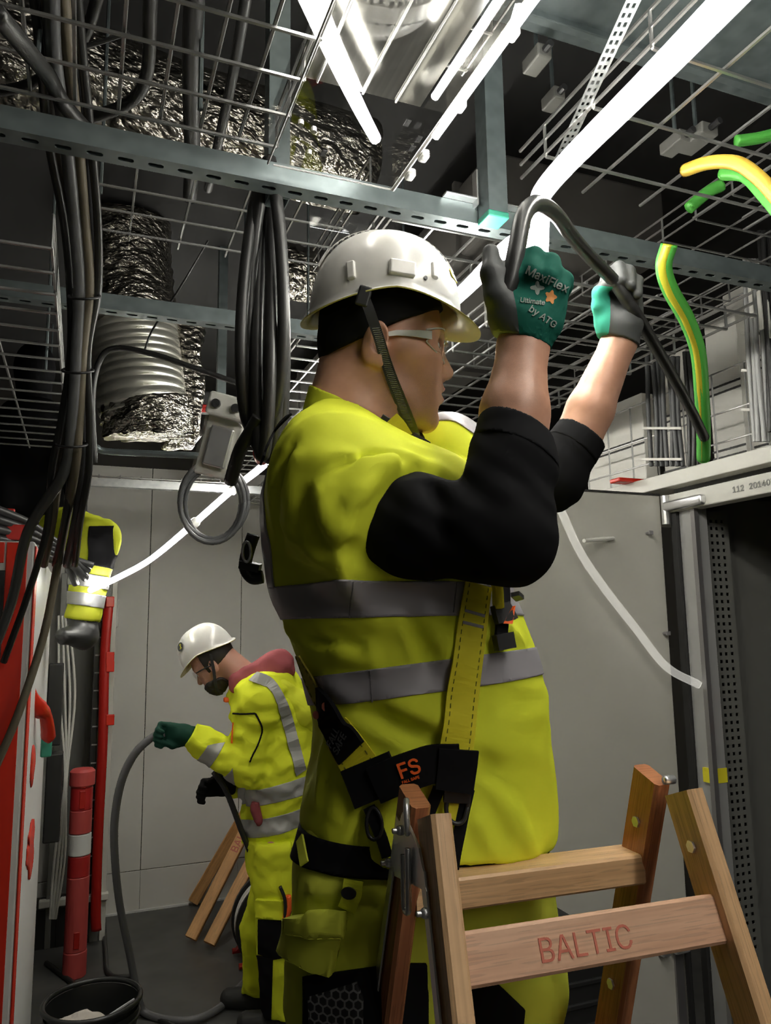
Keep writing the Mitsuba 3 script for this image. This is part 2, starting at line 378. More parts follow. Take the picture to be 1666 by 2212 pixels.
_rb = (1106 - ROWS[:, 0]) / FPX * ROWS[:, 3]; _ra = ((ROWS[:, 1] + ROWS[:, 2]) / 2 - 833) / FPX * ROWS[:, 3]; _rw = (ROWS[:, 2] - ROWS[:, 1]) / 2 / FPX * ROWS[:, 3] * .965
_o = np.argsort(_rb)
from scipy.interpolate import PchipInterpolator as _PI
_rows = [_PI(_rb[_o], a[_o]) for a in (_ra, _rw, ROWS[:, 3], ROWS[:, 4])]
_RG = np.linspace(_rb.min(), _rb.max(), 400); _rt = [f(_RG) for f in _rows]
def rowdist(p, grow=0.):
    a, b, d = camc(p); ac, hw, dc, hd = [np.interp(b, _RG, t) for t in _rt]
    x, y = (a - ac), (d - dc); r = np.sqrt(x * x + y * y) + 1e-6; hw, hd = np.maximum(hw + grow, .01), np.maximum(hd + grow, .01); n = ((np.abs(x) / hw) ** 2.25 + (np.abs(y) / hd) ** 2.25) ** (1 / 2.25)
    return np.maximum(r * (1 - 1 / np.maximum(n, .05)), b - _RG[-1])
FOLDS = []
def fold(a, b, w, amp): FOLDS.append([a, b, w * .85, amp * 1.1])
# shoulder and sleeve folds
fold((625, 960, 1.0), (700, 900, 1.05), .018, .010); fold((690, 975, .98), (905, 945, 1.0), .020, .012); fold((730, 1030, .96), (940, 975, .96), .018, -.010)
fold((700, 1060, .97), (850, 1005, .93), .020, .011); fold((655, 1080, .98), (700, 1180, .97), .018, -.012); fold((690, 1090, .95), (740, 1170, .95), .020, .013)
fold((640, 1000, 1.02), (640, 1180, 1.0), .02, .010); fold((605, 1010, 1.06), (600, 1200, 1.06), .014, -.008); fold((740, 1170, .95), (790, 1215, .93), .016, -.012)
fold((640, 1190, .98), (780, 1225, .95), .014, .009); fold((620, 1215, 1.0), (700, 1245, .97), .010, -.007); fold((810, 1230, .93), (960, 1262, .94), .014, .009)
# waist folds
fold((720, 1400, .97), (800, 1430, .95), .014, .009); fold((880, 1360, .95), (930, 1440, .95), .022, -.014); fold((930, 1340, .95), (980, 1430, .95), .018, .010)
fold((800, 1400, .95), (815, 1440, .95), .012, .008); fold((690, 1330, 1.0), (840, 1345, .95), .018, .007); fold((800, 1540, .95), (940, 1600, .95), .020, -.014)
fold((830, 1510, .95), (960, 1560, .94), .022, .012); fold((700, 1470, 1.0), (790, 1520, .96), .014, .010); fold((690, 1480, 1.0), (640, 1700, 1.02), .03, -.010)
fold((760, 1640, .95), (720, 1780, .95), .030, .010); fold((1090, 1700, .96), (1150, 1830, .97), .02, .012); fold((1040, 1640, .95), (1160, 1800, .97), .018, -.008)
fold((1030, 1760, .95), (1060, 1830, .95), .014, .008); fold((1080, 1560, .95), (1180, 1530, 1.0), .02, .006); fold((860, 1760, .94), (850, 1840, .94), .02, -.008)
fold((660, 1000, 1), (780, 985, 1), .014, .010); fold((740, 1000, 1), (880, 985, 1), .012, -.010); fold((610, 1130, 1), (680, 1205, 1), .012, .008); fold((760, 1075, 1), (800, 1050, 1), .014, .012); fold((600, 1060, 1), (640, 950, 1), .012, -.009)
fold((620, 1360, 1), (740, 1420, 1), .012, .008); fold((660, 1380, 1), (780, 1400, 1), .012, -.008); fold((860, 1340, 1), (900, 1430, 1), .012, .010); fold((1080, 1340, 1), (1130, 1390, 1), .012, .007)
fold((720, 1530, 1), (860, 1600, 1), .014, .010); fold((700, 1600, 1), (690, 1720, 1), .018, .010); fold((1050, 1600, 1), (1180, 1640, 1), .02, .006); fold((1060, 1700, 1), (1130, 1800, 1), .014, .010); fold((890, 1760, 1), (930, 1840, 1), .014, .010); fold((1100, 1480, 1), (1180, 1500, 1), .016, .006)
def folds(p):
    if len(FOLDS[0][0]) == 3 and isinstance(FOLDS[0][0], tuple):
        for F_ in FOLDS: F_[0], F_[1] = onto(shirt_raw, [F_[0][:2], F_[1][:2]])[0]
    out = np.zeros(len(p))
    for a, b, w, amp in FOLDS:
        ba = b - a; t = np.clip(((p - a) @ ba) / (ba @ ba), 0, 1); q = p - a - t[:, None] * ba
        out += amp * np.exp(-(q * q).sum(1) / (w * w)) * np.sin(np.pi * np.clip(t * .84 + .08, 0, 1)) ** .5
    return out
SH_R, SL_R = P(722, 1042, 1.005), P(812, 1130, .955)
SH_L, SL_L = P(965, 985, 1.34), P(1010, 1030, 1.33)
HEM_Z = 1.407
NECK_A, NECK_B = P(800, 800, 1.22), P(765, 905, 1.20)
def shirt_raw(p):
    sl = sd(s_cap(p, SH_R, SL_R, .080, .099), -s_plane(p, P(845, 1120, .94), _sleeve_n), .012)
    d = su(rowdist(p), sl, .05)
    d = su(d, s_cap(p, P(710, 965, 1.08), P(730, 1010, 1.01), .045, .062), .05)
    d = su(d, s_cap(p, SH_L, SL_L, .075, .080), .06)
    return d
_sleeve_n = unit(RT * .80 - UP * .30 - FWD * .45)
def shirt_f(p):
    d = shirt_raw(p)
    d = d - folds(p) - .0035 * (meshkit.noise(p * V(16, 16, 9), 3) - .5) - .002 * (meshkit.noise(p * 42, 5) - .5)
    d = np.maximum(d, -(s_cap(p, hw((-.02, 0, -.02)), NECK_B, .066, .073)))
    d = np.maximum(d, HEM_Z + .004 * np.sin(p @ RT * 23) - p[:, 2])
    return d
# the black under-shirt's arms and the arms themselves
EL_R, WR_R = P(1095, 1160, .905), P(1131, 742, .975)
CU_R = P(1110, 930, .94)
def arm_r(p, g=0.):
    d = su(s_cap(p, P(800, 1115, .97), P(900, 1138, .945), .062 + g, .0615 + g), s_cap(p, P(900, 1138, .945), EL_R, .0615 + g, .0535 + g), .02)
    d = su(d, s_cap(p, EL_R, P(1105, 1010, .93), .054 + g, .0505 + g), .03)
    return su(d, s_cap(p, P(1105, 1010, .93), CU_R, .0505 + g, .0445 + g), .02)
def forearm_r(p):
    d = s_cap(p, P(1106, 1020, .93), P(1112, 890, .948), .0440, .0415)
    return su(d, s_cap(p, P(1112, 890, .948), WR_R, .0415, .0295), .012)
EL_L, WR_L = P(1190, 1035, 1.35), P(1337, 740, 1.37)
CU_L = P(1257, 938, 1.36)
def arm_l(p, g=0.):
    d = s_cap(p, SH_L, P(1080, 1045, 1.35), .062 + g, .058 + g)
    d = su(d, s_cap(p, P(1080, 1045, 1.35), EL_L, .058 + g, .053 + g), .02)
    return su(d, s_cap(p, EL_L, CU_L, .053 + g, .0455 + g), .03)
def forearm_l(p):
    d = s_cap(p, P(1228, 990, 1.355), P(1275, 885, 1.362), .0435, .0410)
    return su(d, s_cap(p, P(1275, 885, 1.362), WR_L, .0410, .0300), .012)
_cr = unit(CU_R - P(1105, 1010, .93)); _cr = unit(_cr * .85 + RT * .32 + FWD * .1)
_cl = unit(CU_L - EL_L)
def sleeve_folds(p): 
    a, b, d = camc(p)
    return .0012 * np.sin((a * .8 + b * 1.0) * 150 + 3 * meshkit.noise(p * 20, 8)) * np.clip(meshkit.noise(p * 14, 4) * 2 - .5, 0, 1) + .004 * (meshkit.noise(p * 26, 2) - .5)
FOLD_ARM = [(P(960, 1030, .90), P(1010, 1110, .87), .016, .007), (P(930, 1050, .90), P(960, 1150, .88), .014, -.006), (P(1000, 1000, .90), P(1080, 1060, .87), .016, .006), (P(1060, 1200, .87), P(1120, 1130, .86), .012, .006), (P(1020, 1230, .88), P(1110, 1180, .86), .012, -.005), (P(900, 1040, .90), P(890, 1130, .88), .016, .006)]
def sleeve_r_f(p):
    d = arm_r(p) - sleeve_folds(p)
    for a, b, w, amp in FOLD_ARM:
        ba = b - a; t = np.clip(((p - a) @ ba) / (ba @ ba), 0, 1); q = p - a - t[:, None] * ba; d = d - amp * np.exp(-(q * q).sum(1) / (w * w))
    return np.maximum(d, s_plane(p, P(1113, 928, .945), _cr))
def sleeve_l_f(p): return np.maximum(arm_l(p) - sleeve_folds(p), s_plane(p, CU_L, _cl))

# ---- head
HO = P(812, 755, 1.22); _a = math.radians(9)
HF, HU, HL = RT * math.cos(_a) + FWD * math.sin(_a), UP.copy(), FWD * math.cos(_a) - RT * math.sin(_a)
HM = np.stack([HF, HL, HU]); HFRAME = frame(HF, HL, HU, HO)
def hl(p): return (p - HO) @ HM.T
def hw(q): return HO + np.asarray(q, float) @ HM
def head_f(p):
    q = hl(p); m = q * V(1, -1, 1); s = np.where(q[:, 1:2] > 0, m, q)     # s: mirrored to the near side (y < 0)
    d = s_ell(q, (.012, 0, .045), (.091, .074, .100))
    d = su(d, s_ell(q, (.046, 0, -.012), (.056, .060, .078)), .03)
    d = su(d, s_ell(q, (.052, 0, -.058), (.046, .047, .055)), .03)
    d = su(d, s_cap(s, (.004, -.052, -.052), (.030, -.047, -.088), .018, .015), .03)
    d = su(d, s_cap(s, (.030, -.047, -.088), (.078, -.014, -.112), .015, .015), .028)
    d = su(d, s_ell(q, (.084, 0, -.112), (.0165, .020, .0185)), .018)
    d = su(d, s_cap(s, (.030, -.060, -.012), (.078, -.040, -.020), .012, .015), .03)          # cheekbone
    d = su(d, s_cap(s, (.072, -.036, -.052), (.078, -.026, -.084), .014, .012), .025)
    d = su(d, s_cap(s, (.089, -.004, .024), (.078, -.042, .021), .0175, .014), .018)           # brow
    d = su(d, s_ell(q, (.081, 0, -.072), (.024, .030, .030)), .016)
    d = sd(d, s_ell(s, (.104, -.031, .003), (.016, .015, .012)), .014)
    d = su(d, s_ell(s, (.0815, -.0315, .003), (.0125, .0125, .0125)), .004)
    d = su(d, s_cap(q, (.098, 0, .006), (.1145, 0, -.034), .0075, .0125), .012)
    d = su(d, s_ell(s, (.104, -.012, -.042), (.0125, .0085, .009)), .007)
    d = sd(d, s_ell(s, (.111, -.0068, -.0505), (.006, .0035, .004)), .003)
    d = su(d, s_ell(q, (.1005, 0, -.0610), (.0110, .021, .0065)), .006)                       # lips
    d = su(d, s_ell(q, (.0990, 0, -.0795), (.0110, .019, .0072)), .006)
    d = sd(d, s_ell(q, (.1085, 0, -.0705), (.012, .021, .0022)), .003)
    d = sd(d, s_ell(q, (.1065, 0, -.0965), (.010, .022, .006)), .010)
    # ear
    ER = np.array([[.93, -.30, -.2], [.30, .953, 0], [.2, -.05, .98]])
    e = s_ell(s, (-.012, -.0800, -.006), (.0195, .0072, .0325), ER)
    e = sd(e, s_ell(s, (-.007, -.0865, -.002), (.0115, .0065, .021), ER), .004); e = su(e, s_ell(s, (-.006, -.079, -.034), (.008, .005, .009)), .004); e = su(e, s_ell(s, (.002, -.077, -.006), (.005, .005, .008)), .004)
    d = su(d, e, .006)
    d = su(d, s_cap(p, NECK_A, NECK_B, .058, .066), .035)
    d = su(d, s_cap(p, hw((-.045, 0, -.01)), P(742, 905, 1.2), .040, .060), .03)
    d = su(d, s_cap(p, hw((.030, 0, -.095)), P(822, 935, 1.2), .030, .040), .03)                # throat
    d = su(d, s_cap(s, (-.024, -.058, -.050), (.026, -.030, -.185), .0075, .009), .016)         # neck muscle
    return d
head = solid(head_f, hw((0, 0, -.02)) - .22, hw((0, 0, -.02)) + .22, .0026)
def core_f(p):
    d = su(np.maximum(rowdist(p, -.035), HEM_Z - .02 - p[:, 2]), s_cap(p, NECK_A, NECK_B, .052, .06), .04)
    for q, r in (((P(740, 1020, 1.02), P(810, 1115, .965)), .045), ((P(810, 1115, .965), EL_R), .045), ((SH_L, EL_L), .036)): d = su(d, s_cap(p, *q, r, .04), .04)
    d = su(d, s_cap(p, EL_R, P(1108, 1010, .93), .044, .0425), .02); d = su(d, forearm_r(p), .012)
    d = su(d, s_cap(p, EL_L, P(1230, 985, 1.355), .034, .040), .015); d = su(d, forearm_l(p), .012)
    d = su(d, s_cap(p, WR_R, P(1136, 700, .972), .029, .020), .02); d = su(d, s_cap(p, WR_L, P(1337, 700, 1.366), .026, .020), .02)
    return d
KNEE_R, KNEE_L, FOOT_R, FOOT_L = V(.39, 1.06, .80), V(.62, 1.16, .80), V(.40, 1.13, .34), V(.64, 1.19, .34)
HIP_R, HIP_L = P(800, 1880, 1.02), P(1060, 1880, 1.16)
def pants_raw(p, g=0.):
    d = np.maximum(rowdist(p, -.012 + g), p[:, 2] - (HEM_Z + .02)); d = np.maximum(d, (HEM_Z - .14) - p[:, 2])
    d = su(d, s_cap(p, P(795, 1900, 1.03), P(792, 2120, 1.01), .105 + g, .098 + g), .04); d = su(d, s_cap(p, P(792, 2120, 1.01), KNEE_R, .098 + g, .085 + g), .04)
    d = su(d, s_cap(p, P(1060, 1900, 1.17), P(1085, 2120, 1.16), .098 + g, .088 + g), .04); d = su(d, s_cap(p, P(1085, 2120, 1.16), KNEE_L, .088 + g, .08 + g), .04)
    d = su(d, s_cap(p, KNEE_R, FOOT_R, .082 + g, .07 + g), .04); d = su(d, s_cap(p, KNEE_L, FOOT_L, .08 + g, .07 + g), .04)
    return d
PF = [(P(690, 1950, .95), P(800, 1960, .93), .012, -.007), (P(680, 1925, .95), P(790, 1905, .93), .014, .006), (P(700, 2000, .94), P(800, 2000, .93), .012, .006), (P(740, 2080, .93), P(780, 2060, .93), .012, .008), (P(760, 2060, .93), P(790, 2090, .93), .010, -.007), (P(1060, 2100, 1.08), P(1160, 2080, 1.1), .016, -.007), (P(1100, 2150, 1.08), P(1170, 2120, 1.1), .014, .008)]
def pants_f(p):
    d = pants_raw(p) - .007 * (meshkit.noise(p * V(15, 15, 20), 6) - .5) - .004 * (meshkit.noise(p * V(34, 34, 30), 9) - .5)
    for a, b, w, amp in PF:
        ba = b - a; t = np.clip(((p - a) @ ba) / (ba @ ba), 0, 1); q = p - a - t[:, None] * ba; d = d - amp * np.exp(-(q * q).sum(1) / (w * w))
    return d
def body_f(p):
    d = core_f(p)
    for a, b, r0, r1 in ((HIP_R, P(792, 2120, 1.01), .07, .06), (P(792, 2120, 1.01), KNEE_R, .06, .05), (KNEE_R, FOOT_R, .05, .04), (HIP_L, P(1060, 1900, 1.17), .06, .06), (P(1060, 1900, 1.17), P(1085, 2120, 1.16), .06, .055), (P(1085, 2120, 1.16), KNEE_L, .055, .05), (KNEE_L, FOOT_L, .05, .04)): d = su(d, s_cap(p, a, b, r0, r1), .04)
    return d
def bounds(pts, m): pts = np.array(pts); return pts.min(0) - m, pts.max(0) + m
W1 = thing('person', 'man in a yellow high-visibility shirt and white helmet reaching up beside the wooden stepladder', 'person')
_tp = [P(560, 1000, 1.15), P(1210, 1700, 1.1), P(740, 1000, .95), P(740, 1000, 1.36), P(800, 860, 1.2), P(800, 1850, .95), P(800, 1850, 1.3)]
lo, hi = bounds(_tp + [WR_R, WR_L, EL_R, FOOT_R, FOOT_L, P(1138, 640, .96), P(1337, 660, 1.36)], .12)
body = solid(body_f, lo, hi, .008)
add('body', cat([body, head]), 'skin', W1, True)
lo, hi = bounds(_tp + [SL_R, SL_L], .13)
shirt = solid(shirt_f, lo, hi, .0052)
add('shirt', shirt, 'hi_vis', W1, True, label='short-sleeved yellow high-visibility shirt with grey reflective bands')
SHIRT = W1 + '__shirt'
def zp(px, py, d): return P(px, py, d)[2]
add('reflective_band', inflate(cut(shirt, (V(0, 0, zp(780, 1333, .95)), V(0, 0, 1)), (V(0, 0, zp(780, 1257, .95)), V(0, 0, -1))), shirt_f, .0022), 'reflective', SHIRT, True)
_sl = unit(_z - _r0 * .115 + _f0 * .05); _o1, _o2 = P(800, 1514, .95), P(800, 1446, .95)
add('reflective_band', inflate(cut(shirt, (_o1, _sl), (_o2, -_sl)), shirt_f, .0022), 'reflective', SHIRT, True)
_sf = FWD + RT * .0
add('reflective_stripe', inflate(cut(shirt, (P(640, 1200, 1.040), FWD), (P(640, 1200, 1.095), -FWD), (P(640, 1200, 1.1), -RT), (V(0, 0, zp(780, 1258, .95)), V(0, 0, 1)), (P(640, 1010, 1.1), -UP)), shirt_f, .0022), 'reflective', SHIRT, True)
add('reflective_stripe', inflate(cut(shirt, (P(955, 960, 1.29), unit(FWD + RT * .2)), (P(985, 985, 1.34), -unit(FWD + RT * .2)), (P(925, 930, 1.3), RT), (P(900, 1240, 1.2), UP)), shirt_f, .0022), 'reflective', SHIRT, True)
# seams of the bands and the hem
for a, b in (((760, 1255), (757, 1333)), ((800, 1446), (806, 1515)), ((985, 1256), (978, 1323))):
    pp, nn = onto(shirt_f, smooth_path([a, ((a[0] + b[0]) / 2, (a[1] + b[1]) / 2), b], 5), lift=.002); add('seam', ribbon(pp, nn, .0016, .0008), 'reflective_seam', SHIRT)
lo, hi = bounds([P(800, 1115, .97), EL_R, CU_R, P(1180, 950, .93)], .10)
add('sleeve', solid(sleeve_r_f, lo, hi, .0042), 'black_fleece', W1, True, label='pushed-up black sleeve of the near arm')
lo, hi = bounds([SH_L, EL_L, CU_L], .10)
add('sleeve', solid(sleeve_l_f, lo, hi, .006), 'black_fleece', W1, True, label='pushed-up black sleeve of the far arm')
def cuff(fn, o, n, mesh_bounds, name):
    lo, hi = mesh_bounds
    f = lambda p: np.maximum(np.maximum(fn(p, .0015), s_plane(p, o, n)), -s_plane(p, np.asarray(o) - unit(n) * .034, n)) - .001 * np.sin(camc(p)[0] * 1400) * 0
    add('cuff', solid(f, lo, hi, .0028), 'black_fabric', name, True)
cuff(arm_r, P(1113, 927, .945), _cr, bounds([CU_R, P(1105, 1010, .93)], .09), W1 + '__sleeve')
cuff(arm_l, CU_L + _cl * .001, _cl, bounds([CU_L], .10), W1 + '__sleeve_001')
# ---- trousers
lo, hi = bounds([P(660, 1840, 1.1), P(1190, 1840, 1.1), P(900, 1840, .95), P(900, 1840, 1.3), KNEE_R, KNEE_L, FOOT_R, FOOT_L], .12)
pants = solid(pants_f, lo, hi, .0085)
TR = add('trousers', pants, 'hi_vis_trousers', W1, True, label='yellow work trousers with black knee patches')
add('belt', inflate(cut(pants, (V(0, 0, 1.394), _z), (V(0, 0, 1.43), -_z)), pants_f, .005), 'black_fabric', TR, True)
def led(name, pts, r, rad, label, group=None, n=8, sm=10):
    k = thing(name, label, 'light', group)
    add('tube', tube(pts, r, n, sm), 'clear', k, True, emit=rad)
    return k
led('light_strip', [PA(1166, 560, 2, 2.30), PA(1168, 470, 2, 2.38), PA(1190, 392, 2, 2.47), V(.755, .735, 2.5), V(.75, .2, 2.52), V(.74, -1.2, 2.55), V(.74, -2.8, 2.55)], [.015, .019, .023, .023], LED_MAIN, 'brightest light strip running overhead to the gloved hand')
led('light_strip', [V(.50, 1.02, 2.48), V(.50, .5, 2.48), V(.5, -.5, 2.48)], .007, LED_AND_STREAK, 'light strip along the right edge of the clear plastic tray')
led('light_strip', [P(1150, 512, 1.22), P(1090, 542, 1.36), V(.785, 1.56, 2.455), V(.78, 2.2, 2.47), V(.78, 3.0, 2.47), V(.775, 3.6, 2.46), P(500, 1060, 3.95), P(420, 1130, 3.75), P(330, 1205, 3.5), P(260, 1245, 3.15), P(195, 1275, 2.85)], [.014, .016, .016, .016, .018, .018, .017, .016, .013, .012, .011], LED_FAR, 'long light strip running behind the white helmet and drooping to the dangling leg', sm=8)

FAR = list(labels)[-1]
for a, b in (((512, 1048, 3.93), (500, 1062, 3.90)), ((424, 1126, 3.74), (412, 1138, 3.70))): add('connector', rod(P(*a), P(*b), .024, 12), 'label_white', FAR, True)
# ---- gloved hands
def chain(p, pts, radii, k=.006):
    d = None
    for i in range(len(pts) - 1):
        c = s_cap(p, pts[i], pts[i + 1], radii[i], radii[i + 1]); d = c if d is None else su(d, c, k)
    return d
RF = [[(1112, 592, .958), (1118, 563, .972), (1124, 566, 1.002), (1128, 606, 1.008)], [(1148, 586, .955), (1154, 556, .970), (1158, 562, 1.004), (1158, 612, 1.012)],
      [(1182, 596, .956), (1189, 568, .972), (1191, 576, 1.004), (1188, 622, 1.012)], [(1208, 624, .962), (1218, 606, .976), (1219, 616, 1.004), (1212, 650, 1.010)]]
RT_ = [(1108, 690, .972), (1078, 640, .960), (1062, 590, .962), (1060, 545, .972)]
HAND_R = np.stack([unit(RT + UP * -.12), unit(UP + RT * .12), FWD])
def glove_r_f(p):
    d = s_box(p, P(1146, 640, .972), (.040, .044, .0165), HAND_R, .016)
    d = su(d, s_ell(p, P(1120, 690, .970), (.036, .026, .022), HAND_R), .02)
    d = su(d, s_ell(p, P(1190, 665, .972), (.019, .040, .017), HAND_R), .015)
    for c, r in zip(RF, (.0115, .0118, .0115, .0105)): d = su(d, chain(p, [P(*q) for q in c], (r * 1.08, r * 1.05, r, r * .85)), .007)
    d = su(d, chain(p, [P(*q) for q in RT_], (.020, .0175, .0138, .0105)), .014)
    d = su(d, s_cap(p, P(1134, 705, .972), P(1131, 742, .975), .0360, .0355), .016)
    d = np.maximum(d, s_plane(p, P(1131, 738, .972), unit(-UP * 1.0 + RT * -.28)))
    a, b, dd = camc(p)
    return d - .0007 * np.sin(b * 2600 + a * 700) * np.clip((.386 - .0 - b) * 0 + s_plane(p, P(1131, 712, .975), -UP) * 80, 0, 1) - .0016 * (meshkit.noise(p * 60, 3) - .5)
lo, hi = bounds([P(*q) for c in RF + [RT_] for q in c] + [WR_R], .045)
g = solid(glove_r_f, lo, hi, .0026)
GR = W1 + '__glove'
gp = (P(1102, 640, .97), unit(RT - UP * -.12))
add('glove', cut(g, gp), 'green_knit', W1, True, label='green knitted glove with worn pale print on the back of the hand')
add('thumb', cut(g, (gp[0], -gp[1])), 'glove_coat', GR, True, label='dark coated thumb side')
def print_on(f, text, px, py, size_px, ang, mat, parent, name='print', d0=.6, lift=.0006, bold=True, stretch=1.):
    """flat print: lettering laid on the cloth along the surface, letter by letter"""
    m = meshkit.text_mesh(text, 1.0, .04, bold); v = np.array(m.vertices); w = v[:, 0].max(); ca, sa = math.cos(ang), math.sin(ang)
    for _ in range(2):
        m2 = m.subdivide() if len(m.faces) < 1500 else m
        m = m2
    v = np.array(m.vertices); X, Y = (v[:, 0] - w / 2) * size_px * stretch, (v[:, 1] - .5) * size_px
    q = np.stack([px + X * ca - Y * -sa * -1, py - X * sa - Y * ca], 1); q = np.stack([px + X * ca - Y * sa, py - X * sa - Y * ca], 1)
    s, n = onto(f, q, d0=d0); m = trimesh.Trimesh(s + n * (lift + v[:, 2:3] * .02), m.faces, process=False)
    return add(name, m, mat, parent)
print_on(glove_r_f, 'MaxiFlex', 1182, 603, 17, -.45, 'glove_print', GR)
print_on(glove_r_f, 'Ultimate', 1150, 652, 10, -.12, 'glove_print', GR)
print_on(glove_r_f, 'by ATG', 1172, 684, 14, -.6, 'glove_print', GR)
pp, nn = onto(glove_r_f, [(1190 + 11 * math.cos(a) * (1 + .25 * math.cos(5 * a)), 642 + 13 * math.sin(a) * (1 + .25 * math.cos(5 * a))) for a in np.linspace(0, 2 * np.pi, 25)[:-1]] + [(1190, 642)])
add('emblem', trimesh.Trimesh(pp + nn * .0007, [[i, 24, (i + 1) % 24] for i in range(24)], process=False), 'glove_print_orange', GR)
pp, nn = onto(glove_r_f, [(1161 + 12 * math.cos(a) * (1 + .35 * math.cos(4 * a)), 622 + 12 * math.sin(a) * (1 + .35 * math.cos(4 * a))) for a in np.linspace(0, 2 * np.pi, 25)[:-1]] + [(1161, 622)])
add('emblem', trimesh.Trimesh(pp + nn * .0007, [[i, 24, (i + 1) % 24] for i in range(24)], process=False), 'glove_print', GR)
# far hand: palm to the camera, closed round the cable
LF = [[(1315, 640, 1.372), (1312, 606, 1.368), (1318, 590, 1.345), (1328, 612, 1.325)], [(1332, 636, 1.374), (1332, 596, 1.370), (1337, 580, 1.345), (1344, 606, 1.322)],
      [(1350, 640, 1.374), (1353, 602, 1.370), (1358, 588, 1.345), (1362, 616, 1.322)], [(1366, 650, 1.372), (1372, 620, 1.368), (1376, 608, 1.347), (1377, 636, 1.328)]]
LT = [(1312, 690, 1.362), (1298, 660, 1.352), (1296, 632, 1.345), (1310, 612, 1.335)]
def glove_l_f(p):
    R = np.stack([unit(RT + UP * -.1), unit(UP + RT * .1), FWD])
    d = s_box(p, P(1343, 665, 1.366), (.034, .040, .0165), R, .016)
    d = su(d, s_ell(p, P(1314, 688, 1.360), (.022, .032, .020), R), .02); d = su(d, s_ell(p, P(1362, 688, 1.360), (.018, .034, .018), R), .02)
    for c, r in zip(LF, (.0112, .0118, .0115, .0102)): d = su(d, chain(p, [P(*q) for q in c], (r * 1.08, r * 1.05, r, r * .88)), .006)
    d = su(d, chain(p, [P(*q) for q in LT], (.018, .0155, .0130, .0105)), .012)
    d = su(d, s_cap(p, P(1337, 708, 1.366), WR_L, .0365, .0360), .016)
    return np.maximum(d, s_plane(p, P(1334, 736, 1.366), unit(-UP + RT * -.3))) - .0016 * (meshkit.noise(p * 60, 7) - .5)
lo, hi = bounds([P(*q) for c in LF + [LT] for q in c] + [WR_L], .045)
g = solid(glove_l_f, lo, hi, .003)
gp = (P(1318, 660, 1.34), unit(RT - UP * .04)); gq = (P(1300, 622, 1.34), unit(UP + RT * .3))
add('glove', cut(g, gp), 'glove_coat', W1, True, label='green glove with a dark coated palm, closed round the black cable')
add('knit_back', cut(g, (gp[0], -gp[1]), (gq[0], -gq[1])), 'green_knit_light', W1 + '__glove_001', True)
add('thumb', cut(g, (gp[0], -gp[1]), gq), 'glove_coat', W1 + '__glove_001', True)
# ---- beanie under the helmet, safety glasses, face details
def beanie_f(p):
    q = hl(p)
    d = s_ell(q, (.010, 0, .040), (.101, .0835, .106)); d = su(d, s_ell(q, (-.030, 0, -.005), (.057, .066, .05)), .03)
    pl = s_plane(q, (0, 0, .0165 ), (-.40, 0, .916)) + .10 * np.clip(-q[:, 0] - .05, 0, 1) * 0
    d = np.maximum(d, -pl)
    return np.maximum(d, q[:, 2] - .12) - .0022 * (meshkit.noise(p * V(28, 28, 60), 2) - .5)
lo, hi = bounds([hw((-.1, -.1, -.08)), hw((.12, .1, .13)), hw((-.1, .1, -.08)), hw((.12, -.1, .13))], .02)
add('beanie', solid(beanie_f, lo, hi, .0036), 'black_fleece', W1, True)
for s in (-1, 1):
    add('eyeball', trimesh.creation.icosphere(3, .0118).apply_translation(hw((.0845, s * .0315, .002))), 'eye_white', W1, True)
    e = W1 + ('__eyeball' if s < 0 else '__eyeball_001')
    add('iris', trimesh.creation.icosphere(2, .0056).apply_translation(hw((.0915, s * .0315, .001))), 'dark_hair', e, True)
    add('eyebrow', tube([hw((.104, s * .012, .026)), hw((.099, s * .030, .031)), hw((.083, s * .047, .026))], [.002, .0032, .0015], 6), 'dark_hair', W1, True)
    lid = [hw((.0845 + .0132 * math.cos(a) * math.cos(b), s * .0315 + .0132 * math.sin(a) * math.cos(b), .002 + .0132 * math.sin(b))) for b in (.35, .8, 1.3) for a in np.linspace(-1.3, 1.3, 9)]
    add('eyelid', trimesh.Trimesh(lid, np.array(grid_faces(3, 9, False)), process=False), 'skin', W1, True)
for nm, c, r in (('lip', (.1030, 0, -.0620), (.0095, .0205, .0052)), ('lip', (.1015, 0, -.0790), (.0092, .0185, .0060))):
    lp = trimesh.creation.icosphere(3, 1.); lp.apply_scale(r); add(nm, place(lp, frame(HF, HL, HU, hw(c))), 'lip', W1, True)
GL = W1 + '__safety_glasses'
lc = spline([(.1135, -.004, 0), (.1130, -.022, 0), (.106, -.042, 0), (.092, -.058, 0), (.074, -.068, 0)], 6)
def lens(s):
    t = np.linspace(0, 1, len(lc)); top = .030 - .012 * t ** 2; bot = -.030 + .006 * (1 - t) ** 3 * 2 + .030 * t ** 2.2
    rows = [lc * V(1, -s, 0) + np.stack([-.006 * abs(k - .5) * 2 * np.ones_like(t), 0 * t, bot + (top - bot) * k], 1) for k in np.linspace(0, 1, 7)]
    return trimesh.Trimesh(np.array([hw(x) for x in np.vstack(rows)]), grid_faces(7, len(lc), False), process=False), rows
for s in (-1, 1):
    m, rows = lens(s); L = add('lens', m, 'lens', GL, True)
    add('rim', tube([hw(x) for x in rows[-1][::3]], .0016, 6, 3), 'clear_frame', L, True)
    add('rim', tube([hw(x) for x in rows[0][::3]], .0010, 6, 3), 'clear_frame', L, True); add('highlight_edge', tube([hw(r[-1]) for r in rows], .0012, 6, 3), 'clear_frame', L, True)
    add('temple', ribbon(np.array([hw((.076, s * .068, .010)), hw((.05, s * .074, .010)), hw((.02, s * .079, .009)), hw((-.004, s * .080, .004))]), np.array([hw((.05, s * 1, 0)) - hw((.05, 0, 0))] * 4), [.013, .010, .008, .006], .002), 'clear_frame', GL)
